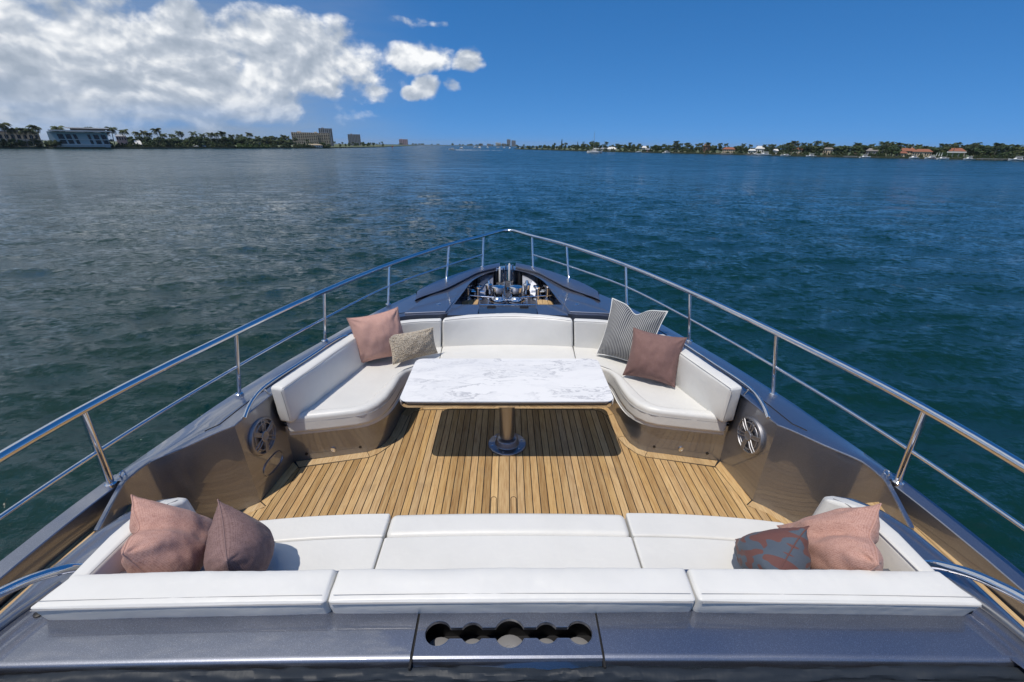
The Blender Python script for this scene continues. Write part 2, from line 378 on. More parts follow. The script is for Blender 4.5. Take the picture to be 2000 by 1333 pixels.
# ------------------------------------------------------------------ the yacht
yacht = thing('motor_yacht', 'large metallic grey motor yacht with a sunken teak lounge in its foredeck', 'yacht', boat=True)
def dz(y): return .604+.03*(y-2.36)
EDGE = [(2.24, -4), (2.23, -1.), (2.21, .4), (2.19, 1.1), (2.168, 1.5), (2.115, 1.9), (2.03, 2.31), (1.87, 2.96), (1.60, 3.71), (1.26, 4.53), (.82, 5.24), (.37, 5.83), (.12, 6.05), (0, 6.08)]
edge = catmull([(x, y, dz(y)-.025) for x, y in EDGE], 6)
def edge_at(y):
    for a, b in zip(edge, edge[1:]):
        if a.y <= y <= b.y: return a.lerp(b, (y-a.y)/(b.y-a.y+1e-9))
    return edge[-1]
# hull skin, both sides, down below the waterline
rows = []
for p in edge:
    t = max(0, (p.y-2)/4.1)
    r = []
    for k, s_ in enumerate((0, .05, .3, .6, 1.0)):
        z = p.z-.02-(p.z+.02-WATER+.6)*s_ if k else p.z-.004
        shrink = 1-.55*s_*t-.12*s_ ; fwdy = -1.3*s_*t
        r.append(Vector((p.x*shrink+(.012 if k == 1 else 0), p.y+fwdy, z)))
    rows.append(r)
mb = MB(); mb.grid(rows); mb.grid([[Vector((-v.x, v.y, v.z)) for v in r][::-1] for r in rows]); mb.build('hull', paint, yacht)
# raised foredeck: strip from the lounge opening out to the hull edge
WING = [(1.908, 1.588, .548), (1.950, 1.72, .566), (1.980, 1.815, .578), (1.994, 1.875, .587), (1.990, 1.935, .592), (1.980, 1.99, .596), (1.955, 2.04, .599), (1.858, 2.155, .601), (1.752, 2.295, .605), (1.69, 2.36, .606)]
wing_px = WING
PAIR = [((x, y, z), y+.02) for x, y, z in WING]
PAIR[-1] = ((1.69, 2.36, .606), 2.40)
PAIR += [((1.645, 2.66, None), 2.72), ((1.52, 3.2, None), 3.25),
        ((1.40, 3.60, None), 3.68), ((1.24, 3.97, None), 4.05), ((1.0, 4.17, None), 4.34), ((.60, 4.235, None), 4.62), ((.565, 4.5, None), 4.86), ((.50, 4.9, None), 5.12), ((.43, 5.3, None), 5.46), ((.28, 5.6, None), 5.76), ((.10, 5.76, None), 6.0), ((0, 5.78, None), 6.08)]
NWING = len(wing_px)-1
rows = []
for (p, ye) in PAIR:
    a = Vector((p[0], p[1], p[2] if p[2] else dz(p[1]))); b = edge_at(ye); b = Vector((b.x, b.y, b.z+.0))
    rows.append([a.lerp(b, t)+Vector((0, 0, (.008*math.sin(PI*t)))) for t in (0, .06, .3, .55, .8, .94, 1)])
rr = []
for k in range(7): rr.append(catmull([r[k] for r in rows[:NWING+1]], 4)[:-1]+catmull([r[k] for r in rows[NWING:]], 4))
# keep the corner at the speaker wall crisp by using plain interpolation there
rows2 = [[rr[k][i] for k in range(7)] for i in range(len(rr[0]))]
NSK = 3*4                                        # the wing runs on aft of the deck as a free-standing fin
fin = [r[0] for r in rows2[:NSK+1]]
mb = MB(); mb.grid(rows2[NSK:]); mb.grid([[Vector((-v.x, v.y, v.z)) for v in r][::-1] for r in rows2[NSK:]]); mb.build('foredeck', paint, yacht)
for sgn in (1, -1):
    R = [[Vector((sgn*v.x, v.y, v.z)), Vector((sgn*(v.x+.022), v.y+.004, v.z-.002)), Vector((sgn*(v.x+.024), v.y+.005, .30))] for v in fin]
    MB().grid(R if sgn > 0 else [r[::-1] for r in R]).add([Vector((sgn*v.x, v.y, z)) for v, z in ((fin[0], fin[0].z), (fin[0], .0))]+[Vector((sgn*(fin[0].x+.022), fin[0].y+.004, z)) for z in (.0, fin[0].z-.002)], [(0, 1, 2, 3)]).build('wing_fin', paint, yacht)
    r_ = rows2[NSK]; MB().grid([[Vector((sgn*v.x, v.y, v.z)), Vector((sgn*v.x, v.y+.005, .40))] for v in r_]).build('deck_end', paint, yacht)
inner = [r[0] for r in rows2]
wing_n = NWING*4
# wing walls (inner boundary aft of the corner) down to the floor, and the speaker walls
def ruled(top, bot, name, m=paint):
    for sgn in (1, -1):
        R = [[Vector((sgn*t.x, t.y, t.z)), Vector((sgn*t.x, t.y, t.z)).lerp(Vector((sgn*b.x, b.y, b.z)), .02)+Vector((0, 0, 0)), Vector((sgn*b.x, b.y, b.z))] for t, b in zip(top, bot)]
        if sgn < 0: R = [r[::-1] for r in R]
        MB().grid(R).build(name, m, yacht)
wt = inner[:wing_n+1]
wb = [Vector((t.x-.035*(i/wing_n), t.y-.005*(i/wing_n), -.02)) for i, t in enumerate(wt)]
ruled(wt, wb, 'wing_wall')
st_ = [Vector((1.69, 2.36, .606)), Vector((1.645, 2.66, dz(2.66))), Vector((1.625, 2.80, dz(2.8))), Vector((1.60, 3.0, dz(3.)))]
sb_ = [Vector((1.655, 2.355, -.02)), Vector((1.626, 2.66, -.02)), Vector((1.612, 2.80, -.02)), Vector((1.592, 3.0, -.02))]
ruled(st_, sb_, 'speaker_wall')
ruled(inner[wing_n+7:wing_n+27], [Vector((v.x*.99, v.y-.01, .1)) for v in inner[wing_n+7:wing_n+27]], 'lounge_side')
# rolled lip along the opening
for sgn in (1, -1):
    lip = [Vector((sgn*v.x, v.y, v.z-.004)) for v in inner[:wing_n+6]]
    MB().tube(lip, .0055, 8).build('coaming_lip', paint, yacht)
    g = [Vector((sgn*r[2].x, r[2].y, r[2].z+.0005)) for r in rows2[wing_n-4:wing_n+22]]
    MB().tube(g, .0032, 6).build('drain_groove', gap, yacht)
# bulwark aft of the wing: cap, inner face, side deck
ys = [-4, -1, .4, 1.1, 1.4, 1.6, 1.72, 1.84, 1.94]
for sgn in (1, -1):
    R = []
    for y in ys:
        e = edge_at(y); zc = dz(y)-.012
        R.append([Vector((sgn*x, y, z)) for x, z in ((e.x, zc-.03), (e.x-.004, zc-.006), (e.x-.012, zc), (e.x-.092, zc-.002), (e.x-.096, zc-.006), (e.x-.098, zc-.15))])
    if sgn > 0: R = [r[::-1] for r in R]
    MB().grid(R).build('bulwark', paint, yacht, True, 25)
    sdz = .455
    for k, (xa, xb) in enumerate(((2.055, 2.10), (2.02, 2.047), (1.84, 2.012))):
        p = [(sgn*xa, -3.), (sgn*xb, -3.), (sgn*min(xb, 2.07), 1.86), (sgn*min(xa, 2.04), 1.84)]
        MB().prism(poly_dir(p), sdz-.02, sdz).build('side_deck_plank', teak_l, yacht, False)
    MB().prism(poly_dir([(sgn*1.75, -3), (sgn*2.13, -3), (sgn*2.08, 1.80), (sgn*1.75, 1.80)]), .25, sdz-.012).build('side_deck', gap, yacht, False)
    MB().prism(poly_dir([(sgn*1.62, 1.55), (sgn*1.99, 1.55), (sgn*1.97, 1.9), (sgn*1.62, 1.86)]), -.02, .23).build('boarding_step', paint, yacht, False)
# teak floor
floor = MB().prism([(-2.0, 1.5), (2.0, 1.5), (1.9, 2.3), (1.66, 2.45), (1.64, 2.95), (1.0, 3.7), (-1.0, 3.7), (-1.64, 2.95), (-1.66, 2.45), (-1.9, 2.3)], -.03, -.0035).build('teak_floor', gap, yacht, False)
def yfront(x):
    x = abs(x)
    pts = [(0, 3.515), (.78, 3.50), (.84, 3.47), (.875, 3.40), (.885, 3.2), (.90, 3.08), (.94, 2.96), (1.0, 2.87), (1.06, 2.825), (1.52, 2.712), (1.555, 2.70), (1.58, 2.45), (1.60, 2.31), (1.78, 2.21), (1.86, 2.10), (1.93, 1.92)]
    for a, b in zip(pts, pts[1:]):
        if a[0] <= x <= b[0]: return a[1]+(b[1]-a[1])*(x-a[0])/(b[0]-a[0])
    return 1.8
def plank(x0, x1, name='plank', y0=1.62, m=None):
    g = .0031; a, b = x0+g, x1-g; xs = [a+(b-a)*t for t in (0, .34, .67, 1)]
    poly = [(a, y0), (b, y0)]+[(x, yfront(x)-.004) for x in xs[::-1]]
    return MB().prism(poly, -.02, 0).build(name, m or teak, floor, False)
cx0, cx1 = -.066, .012
plank(cx0, cx1)
pw = .0525
for i in range(37):
    plank(cx1+i*pw, cx1+(i+1)*pw); plank(cx0-(i+1)*pw, cx0-i*pw)
# flush lift-out pieces beside the middle plank: rounded inlay lines
for sgn, xc in ((1, .04), (-1, -.094)):
    P = [(xc+.018*math.cos(t), 2.38+.018*math.sin(t), .0006) for t in (np.linspace(0, PI, 7) if sgn > 0 else np.linspace(0, PI, 7))]
    MB().tube([(P[0][0], 1.9, .0006)]+P+[(P[-1][0], 1.9, .0006)], .0022, 5).build('caulk_line', gap, floor)
# margin planks around the floor
def margin(outer, inner_, m=teak_l):
    for sgn in (1, -1):
        p = [(sgn*x, y) for x, y in outer]+[(sgn*x, y) for x, y in inner_][::-1]
        MB().prism(poly_dir(p), -.02, .0012).build('margin_plank', m, floor, False)
margin([(1.60, 2.775), (1.098, 2.889)], [(1.553, 2.714), (1.062, 2.829)])
margin([(1.094, 2.890), (1.035, 2.925), (.985, 3.0), (.965, 3.09)], [(1.058, 2.830), (1.003, 2.874), (.944, 2.965), (.905, 3.075)])
margin([(.964, 3.094), (.952, 3.25), (.946, 3.43)], [(.904, 3.08), (.89, 3.2), (.88, 3.395)])
margin([(.945, 3.434), (.92, 3.53), (.86, 3.585), (.79, 3.60)], [(.879, 3.40), (.843, 3.475), (.785, 3.505), (.77, 3.508)], teak)
margin([(.786, 3.60), (0.002, 3.61)], [(.766, 3.508), (.002, 3.52)])
margin([(1.62, 2.77), (1.652, 2.36)], [(1.558, 2.71), (1.598, 2.318)], teak)
margin([(1.655, 2.352), (1.76, 2.262), (1.86, 2.12), (1.93, 1.93)], [(1.603, 2.312), (1.70, 2.24), (1.79, 2.10), (1.855, 1.93)])
# ---- forward deck: centre panel, hatch lids, recess with the ground tackle
z_c = lambda p: dz(p[1])
mb = MB().prism([(-.60, 4.19), (-.30, 4.2), (-.30, 4.485), (-.56, 4.49)], .60, z_c); mb.build('deck_panel', paint, yacht, False)
mb = MB().prism([(.30, 4.2), (.60, 4.19), (.56, 4.49), (.30, 4.485)], .60, z_c); mb.build('deck_panel', paint, yacht, False)
lk = MB().prism([(-.294, 4.2), (.294, 4.2), (.292, 4.485), (-.292, 4.485)], .58, lambda p: dz(p[1])-.012).build('locker_lid', paint2, yacht, False)
for x in (-.17, .17): MB().box(x-.045, x+.045, 4.43, 4.462, dz(4.4)-.015, dz(4.4)+.002).build('latch', black, lk, False)
MB().tube([(-.29, 4.487, dz(4.48)), (.29, 4.487, dz(4.48))], .006, 8).build('edge_strip', chrome, yacht)
for sgn in (1, -1):
    L_ = [(1.02, 4.20), (.62, 4.25), (.585, 4.5), (.53, 4.86), (.56, 4.94), (.80, 4.90), (.93, 4.60)]
    o = flat_pad('hatch_lid', [(sgn*x, y) for x, y in L_], .64, dz(4.55)+.009, paint, yacht, .006, seg=2)
    MB().lathe([(.022, 0), (.022, .004), (.012, .006)], (sgn*.72, 4.46, dz(4.55)+.009), 16).build('flush_catch', chrome, o)
    # raised bulwark cap round the bow
    O = catmull([(1.055, 4.80), (.97, 5.03), (.74, 5.365), (.44, 5.75), (.13, 6.02)][0:5] and [(1.02, 4.86, 0), (.90, 5.10, 0), (.70, 5.40, 0), (.42, 5.75, 0), (.11, 6.0, 0)], 5)
    I_ = catmull([(.985, 4.62, 0), (.70, 4.96, 0), (.52, 5.30, 0), (.36, 5.60, 0), (.10, 5.83, 0)], 5)
    R = []
    for i, (o_, i_) in enumerate(zip(O, I_)):
        t = i/(len(O)-1); zt = dz(o_.y)+.022+.012*min(1, t*3); zi = zt-.012
        z0 = zt if i else dz(4.7)+.02
        R.append([Vector((sgn*o_.x*1.012, o_.y, dz(o_.y)-.03)), Vector((sgn*o_.x*1.004, o_.y, z0-.006)), Vector((sgn*o_.x*.995, o_.y, z0)), Vector((sgn*(.15*o_.x+.85*i_.x), .15*o_.y+.85*i_.y, z0-.004)),
                  Vector((sgn*i_.x, i_.y, z0-.012)), Vector((sgn*i_.x*1.02, i_.y+.012, z0-.035)), Vector((sgn*(.4*o_.x+.6*i_.x), .4*o_.y+.6*i_.y, z0-.045)), Vector((sgn*(.5*o_.x+.5*i_.x), .5*o_.y+.5*i_.y, .38))])
    if sgn > 0: R = [r[::-1] for r in R]
    MB().grid(R).build('bow_bulwark', paint, yacht, True, 22)
    # teak step pad in the recess
    for k in range(3):
        MB().prism(poly_dir([(sgn*(.36+.065*k), 4.95), (sgn*(.42+.065*k), 4.95), (sgn*(.42+.065*k), 5.30-.02*k*k), (sgn*(.36+.065*k), 5.30-.02*max(0, k-1)**2)]), .44, .456).build('step_plank', teak_l, yacht, False)
for sgn in (1, -1):
    q = [(sgn*.19, 5.45, .455), (sgn*.43, 5.40, .455), (sgn*.36, 5.66, .655), (sgn*.19, 5.74, .655)]
    MB().add(q+[(x, y+.03, z-.02) for x, y, z in q], [(0, 1, 2, 3) if sgn > 0 else (3, 2, 1, 0), (4, 5, 6, 7), (0, 1, 5, 4), (1, 2, 6, 5), (2, 3, 7, 6), (3, 0, 4, 7)]).build('well_side_panel', paint, yacht, False)
mb = MB().prism(poly_dir([(-.9, 4.4), (.9, 4.4), (.80, 5.1), (.40, 5.62), (.12, 5.85), (-.12, 5.85), (-.40, 5.62), (-.80, 5.1)]), .30, .435); mb.build('anchor_well_floor', paint, yacht, False)
MB().box(-.30, .30, 4.90, 5.62, .43, .455).build('windlass_plinth', paint, yacht, False)
MB().box(-.56, .56, 4.40, 4.485, .43, .62).build('well_bulkhead', paint2, yacht, False)
# ---- guard rail
rail = link('guard_rail', None, None, yacht)
POST = [((2.05, 1.86), (2.03, 1.858, 1.033)), ((1.86, 2.73), (1.80, 2.775, 1.057)), ((1.588, 3.60), (1.547, 3.66, 1.066)), ((1.255, 4.50), (1.225, 4.60, 1.065)), ((.73, 5.24), (.70, 5.37, 1.115)), ((.33, 5.78), (.315, 5.92, 1.12))]
for sgn in (1, -1):
    tops = [(2.15, -3.0, 1.0), (2.13, -.4, 1.01), (2.09, .9, 1.02)]+[p[1] for p in POST]+[(.10, 6.28, 1.12), (0, 6.34, 1.12)]
    MB().tube(catmull([(sgn*x, y, z) for x, y, z in tops], 8), .0215, 12).build('top_rail', chrome, rail)
    mids = [(2.16, -3.0, .79), (2.14, -.4, .79), (2.11, .9, .79)]
    for (b, t) in POST: mids.append((b[0]*.52+t[0]*.48, b[1]*.52+t[1]*.48, dz(b[1])*.5+t[2]*.5-.02))
    MB().tube(catmull([(sgn*x, y, z) for x, y, z in mids], 8), .0105, 10).build('mid_rail', chrome, rail)
    for i, (b, t) in enumerate(POST+[((2.13, .55), (2.10, .6, 1.017))]):
        z0 = dz(b[1])-.01+(.04 if i in (4, 5) else 0)
        pts = [(sgn*b[0], b[1], z0), (sgn*(b[0]*.5+t[0]*.5), b[1]*.5+t[1]*.5, (z0+t[2])/2), (sgn*t[0], t[1], t[2])]
        if i in (4,): pts = [(sgn*(b[0]-.03), b[1]-.16, z0-.05)]+[(sgn*b[0], b[1]-.02, z0+.03)]+pts[1:]
        po = MB().tube(pts, .0175 if i in (0, 6) else .0135, 10).build('post', chrome, rail)
        MB().lathe([(.027, -.006), (.027, .012), (.020, .018)], (sgn*b[0], b[1], z0), 16).build('post_socket', chrome, rail)
    eye = [(sgn*2.03+.0, 1.915+.016*math.cos(a), dz(1.9)+.012+.016*math.sin(a)) for a in np.linspace(0, 2*PI, 13)[:-1]]
    MB().tube(eye, .004, 6, closed=True).build('pad_eye', chrome, yacht)
    # grab rails: behind the bow sofa and beside the aft sofa
    gp = [(1.672, 2.44, dz(2.4)), (1.680, 2.53, .640), (1.682, 2.66, .662), (1.660, 2.83, .664), (1.57, 3.15, .668), (1.455, 3.55, .675), (1.42, 3.68, .65)]
    MB().tube(catmull([(sgn*x, y, z) for x, y, z in gp], 7), .0135, 10).build('grab_rail', chrome, yacht)
    MB().tube([(sgn*1.645, 2.72, dz(2.7)), (sgn*1.677, 2.72, .662)], .007, 8).build('grab_rail_stay', chrome, yacht)
    gp = [(1.705, 1.315, .632), (1.735, 1.27, .675), (1.80, 1.17, .715), (1.86, 1.0, .735), (1.88, .6, .74), (1.88, .2, .74)]
    MB().tube(catmull([(sgn*x, y, z) for x, y, z in gp], 7), .019, 12).build('grab_rail', chrome, yacht)
    MB().tube(catmull([(sgn*1.73, 1.24, .635), (sgn*1.80, 1.0, .64), (sgn*1.82, .5, .64)], 5), .016, 10).build('cover_track', satin, yacht)
    # small deck light on the coaming
    MB().lathe([(.016, -.006), (.016, .003), (.010, .006)], (sgn*1.70, 1.12, .634), 14).build('snap_button', black, yacht)
# ---- aft coaming around the near sofa with the cup-holder panel
CZ = .632
def top_strip(name, rows_, m=paint): return MB().grid(rows_).build(name, m, yacht)
def lipped(x0, x1, n):                          # rear shelf from x0 to x1 with a rounded aft edge
    R = []
    for x in np.linspace(x0, x1, n):
        bow = .018*(1-(x/1.8)**2)
        R.append([Vector((x, y+bow*f_, z)) for y, z, f_ in ((1.30, CZ-.004, 0), (1.12, CZ, 0), (.955, CZ, 1), (.944, CZ-.0015, 1), (.937, CZ-.006, 1), (.934, CZ-.014, 1), (.933, CZ-.10, 1))])
    return R
top_strip('coaming_shelf', [r[::-1] for r in lipped(-1.72, -.326, 16)][::1]); top_strip('coaming_shelf', [r[::-1] for r in lipped(.326, 1.72, 16)])
for sgn in (1, -1):
    R = []
    for y, xo in ((-3, 1.84), (0, 1.86), (.9, 1.87), (1.3, 1.865), (1.5, 1.84), (1.62, 1.79), (1.69, 1.72), (1.705, 1.66)):
        xi = 1.55 if y > .95 else 1.70
        R.append([Vector((sgn*x, y, z)) for x, z in ((xi, CZ-.001), (xo-.05, CZ+.001), (xo-.02, CZ-.006), (xo-.004, CZ-.025), (xo, CZ-.06), (xo+.01, .30), (xo, -.02))])
    if sgn > 0: R = [r[::-1] for r in R]
    MB().grid(R).build('coaming_side', paint, yacht)
    MB().prism(poly_dir([(sgn*1.50, 1.62), (sgn*1.66, 1.704), (sgn*1.56, 1.78), (sgn*1.40, 1.83), (sgn*1.40, 1.3), (sgn*1.5, 1.3)]), -.02, .30).build('coaming_foot', paint, yacht)
# cup-holder panel: plate with the scalloped slot
cups = [(-.243, .046), (-.124, .040), (.008, .054), (.138, .040), (.254, .044)]; yc = 1.042
xs = np.linspace(-.2895, .2985, 160); upp = []; lw = []
for x in xs:
    hh = 0.0
    for c0, r0 in cups:
        if abs(x-c0) < r0: hh = max(hh, math.sqrt(max(0, r0*r0-(x-c0)**2)))
    if cups[0][0] < x < cups[-1][0]: hh = max(hh, .021)
    upp.append((x, yc+hh)); lw.append((x, yc-hh))
hole = lw+upp[::-1]
hole = [p for i, p in enumerate(hole) if i == 0 or (Vector(p)-Vector(hole[i-1])).length > 1e-4]
if (Vector(hole[0])-Vector(hole[-1])).length < 1e-4: hole.pop()
bm = bmesh.new(); cp = [(-.318, 1.135), (-.316, .965), (.318, .965), (.32, 1.135)]
ov = [bm.verts.new((x, y, CZ)) for x, y in cp]; hv = [bm.verts.new((x, y, CZ)) for x, y in hole]
ee = [bm.edges.new((v[i], v[(i+1) % len(v)])) for v in (ov, hv) for i in range(len(v))]
bmesh.ops.triangle_fill(bm, use_beauty=True, use_dissolve=False, edges=ee)
lo_ = [bm.verts.new((x, y, CZ-.016)) for x, y in hole]
for i in range(len(hv)): bm.faces.new((hv[i], hv[(i+1) % len(hv)], lo_[(i+1) % len(hv)], lo_[i]))
fr = [bm.verts.new(p) for p in ((-.316, .957, CZ-.003), (-.316, .953, CZ-.012), (-.316, .952, CZ-.06), (.318, .957, CZ-.003), (.318, .953, CZ-.012), (.318, .952, CZ-.06))]
bm.faces.new((ov[1], fr[0], fr[3], ov[2])); bm.faces.new((fr[0], fr[1], fr[4], fr[3])); bm.faces.new((fr[1], fr[2], fr[5], fr[4]))
bmesh.ops.recalc_face_normals(bm, faces=bm.faces)
me = bpy.data.meshes.new('cup_holder_panel'); bm.to_mesh(me); bm.free(); panel = link('cup_holder_panel', me, paint, yacht)
tr = MB().tube([(x, y, CZ) for x, y in hole], .0020, 6, closed=True).build('slot_rim', paint, panel)
mb = MB(); mb.add([(x, y, z) for z in (CZ-.135, CZ-.017) for x, y in ((-.31, .97), (.315, .97), (.315, 1.12), (-.31, 1.12))], [(0, 1, 2, 3), (0, 4, 5, 1), (1, 5, 6, 2), (2, 6, 7, 3), (3, 7, 4, 0)])
mb.build('cup_tray', black, panel, False)
for c0, r0 in cups: MB().lathe([(r0+.004, 0), (r0+.004, .004), (r0, .006), (r0*.35, .006), (r0*.33, .0045)], (c0, yc-.006, CZ-.092), 24).build('cup_base', cupm, panel)
for x in (-.322, .322): MB().box(x-.0035, x+.0035, .93, 1.13, CZ-.03, CZ-.006).build('panel_joint', gap, yacht, False)
MB().box(-1.75, 1.75, .955, 1.24, .10, CZ-.15).build('aft_bulkhead', paint, yacht, False)

# ---- stowed dark cover along the aft edge
cov = thing('windscreen_cover', 'dark blue grey vinyl cover bunched along the edge of the grey shelf', 'cover', (0, .85, .52), boat=True)
def roll(name, y, z, r, seed, par, amp=.006):
    R = []; n = 420
    for i in range(n):
        x = -2.2+4.4*i/(n-1); c_ = []
        for k in range(14):
            a = 2*PI*k/14
            q = noise.noise(Vector((x*14+seed, 1.4*math.cos(a), 1.4*math.sin(a))))*amp+noise.noise(Vector((x*3+seed, math.cos(a)*.6, math.sin(a)*.6)))*amp*1.8
            q += .0012*math.sin(x*190+3*a+5*noise.noise(Vector((x*5, seed, 0))))*max(0, noise.noise(Vector((x*2.2, seed, 4)))+.25)
            bow = .012*(1-(x/1.8)**2)+noise.noise(Vector((x*1.3, seed, 9)))*.006
            c_.append(Vector((x, y-.85+bow+(r+q)*math.cos(a), z-.52+(r*.8+q)*math.sin(a))))
        R.append(c_)
    return MB().grid(R, close=True).build(name, m_cover, par)
roll('bunched_hem', .914, .598, .020, 1., cov); roll('bunched_hem', .885, .580, .022, 7.3, cov)
R = []
for i in range(120):
    x = -2.2+4.4*i/119
    R.append([Vector((x, yy-.85, zz-.52+.008*noise.noise(Vector((x*3, yy*6, 2.))))) for yy, zz in ((.895, .555), (.85, .575), (.78, .583), (.66, .585), (.5, .59), (.3, .61))])
MB().grid([r[::-1] for r in R]).build('cover_sheet', m_cover, cov)
MB().tube([(0, .858-.85, .577-.52), (0, .78-.85, .588-.52), (0, .5-.85, .596-.52)], .0018, 5).build('sheet_seam', stitch, cov)

# ------------------------------------------------------------------ bow sofa
SEAT = .42
bow = thing('bow_sofa', 'white U-shaped upholstered sofa wrapped around the marble table', 'sofa', (0, 3.6, 0), boat=True)
loc = lambda o, c: [setattr(o, 'location', (-c[0], -c[1], -c[2])), o][1]
OB = (0, 3.6, 0)
base_h = [(1.665, 2.765), (1.62, 2.775), (1.10, 2.888), (1.04, 2.922), (.99, 2.995), (.968, 3.09), (.955, 3.25), (.948, 3.43), (.92, 3.535), (.86, 3.59), (.79, 3.604), (0, 3.612)]
full = [(-x, y) for x, y in base_h[:-1]]+[base_h[-1]]+base_h[:-1][::-1]
poly = full+[(1.60, 3.3), (1.2, 4.05), (-1.2, 4.05), (-1.60, 3.3)]
loc(MB().prism(poly_dir(poly), -.02, .315).build('base', paint, bow), OB)
for sgn in (1, -1):
    for x, y in ((1.52, 2.79), (1.14, 2.875)):
        loc(MB().lathe([(.011, -.01), (.011, .003), (.006, .004)], (sgn*x, y+.005, .055), 12, axis=(-sgn*.2, -1, 0)).build('bolt', black, bow), OB)
    loc(MB().lathe([(.02, -.01), (.02, .003), (.013, .004), (.012, .002)], (sgn*1.33, 2.833, .065), 16, axis=(sgn*.21, -1, 0)).build('lock', chrome, bow), OB)
fr_h = [(1.592, 2.722), (1.35, 2.768), (1.12, 2.818), (1.04, 2.855), (.975, 2.925), (.935, 3.03), (.915, 3.18), (.905, 3.36), (.875, 3.48), (.80, 3.54), (.625, 3.556)]
cr_h = [(1.565, 2.825), (1.36, 2.856), (1.185, 2.882), (1.125, 2.905), (1.075, 2.955), (1.045, 3.04), (1.018, 3.15), (.972, 3.38), (.915, 3.50), (.82, 3.585), (.628, 3.635)]
for sgn in (1, -1):
    fr = [(sgn*x, y) for x, y in fr_h]; cr = [(sgn*x, y) for x, y in cr_h]
    s_ = loc(flat_pad('seat_cushion', [(x*.985, y-.02) for x, y in cr]+[(sgn*.640, 4.03), (sgn*1.05, 3.98), (sgn*1.25, 3.75), (sgn*1.42, 3.2), (sgn*1.545, 2.80)], .30, SEAT-.004, vinyl, bow, .010), OB)
    k_ = flat_pad('front_roll', fr+cr[::-1], .275, SEAT+.006, vinyl, s_, .034, seg=4)
    mb = MB(); pts = [(x, y+.002, .372) for x, y in fr]; mb.tube(catmull(pts, 4), .0022, 5)
    mb.build('seam', stitch, s_)
    v = [(x*.995+sgn*.004, y+.03, .285) for x, y in fr[:9]]
    R = [[Vector(p), Vector((p[0], p[1]+.002, p[2]-.033)), Vector((p[0]*.99, p[1]+.02, p[2]-.033))] for p in catmull(v, 3)]
    if sgn < 0: R = [r[::-1] for r in R]
    MB().grid(R).build('valance', valance, s_)
cs = loc(flat_pad('seat_cushion', [(-.617, 3.62), (.617, 3.62), (.632, 4.03), (0, 4.05), (-.632, 4.03)], .30, SEAT, vinyl, bow, .014), OB)
flat_pad('front_roll', [(-.617, 3.557), (.617, 3.557), (.617, 3.64), (-.617, 3.64)], .285, SEAT+.008, vinyl, cs, .03)
BT = .69
def back(pts_front_bot, pts_front_top, th, name, par, ob, zt=BT, z0=SEAT-.02, seam=True, flip=False, r=.018):
    """backrest block: front line at the seat and at the top, thickness to the rear"""
    fb = [Vector(p) for p in pts_front_bot]; ft = [Vector(p) for p in pts_front_top]; n = len(fb)
    def off(line, d):
        out = []
        for i in range(n):
            t = line[min(i+1, n-1)]-line[max(i-1, 0)]; nn = Vector((-t.y, t.x)).normalized(); out.append(line[i]+nn*d)
        return out
    d = -th if flip else th
    rb, rt = off(fb, d), off(ft, d)
    bo = [(p.x, p.y, z0) for p in fb]+[(p.x, p.y, z0) for p in rb[::-1]]
    to = [(p.x, p.y, zt) for p in ft]+[(p.x, p.y, zt) for p in rt[::-1]]
    o = loc(pad(name, bo, to, vinyl, par, r), ob)
    if seam:
        ii = off(ft, d*.04); MB().tube([(p.x, p.y, zt-.004) for p in off(ft, (1 if not flip else -1)*.004)][0:n], .0022, 5).build('seam', stitch, o)
    return o
lin = lambda a, b, n: [(a[0]+(b[0]-a[0])*t, a[1]+(b[1]-a[1])*t) for t in np.linspace(0, 1, n)]
arc = lambda xs_, f_: [(x, f_(x)) for x in xs_]
yb = lambda x: 4.005-.075*(x/.62)**2*.6; yt = lambda x: 4.075-.115*(x/.6)**2
cb_ = lambda p: Vector((p.x, p.y+yb(0)+(yt(p.x)-yb(p.x)-(yt(0)-yb(0)))*max(0, (p.z-SEAT)/(BT-SEAT))+(yb(p.x)-yb(0)), p.z))
sb = loc(soft_box('backrest_cushion', [(-.632, 0, SEAT-.02), (.632, 0, SEAT-.02), (.632, .085, SEAT-.02), (-.632, .085, SEAT-.02)], [(-.612, .07, BT), (.612, .07, BT), (.612, .155, BT), (-.612, .155, BT)], vinyl, bow, .022, .008, 46, 1.7, cb_), OB)
MB().tube([(x, yt(x)+.006, BT-.003) for x in np.linspace(-.595, .595, 20)], .002, 5).build('seam', stitch, sb)
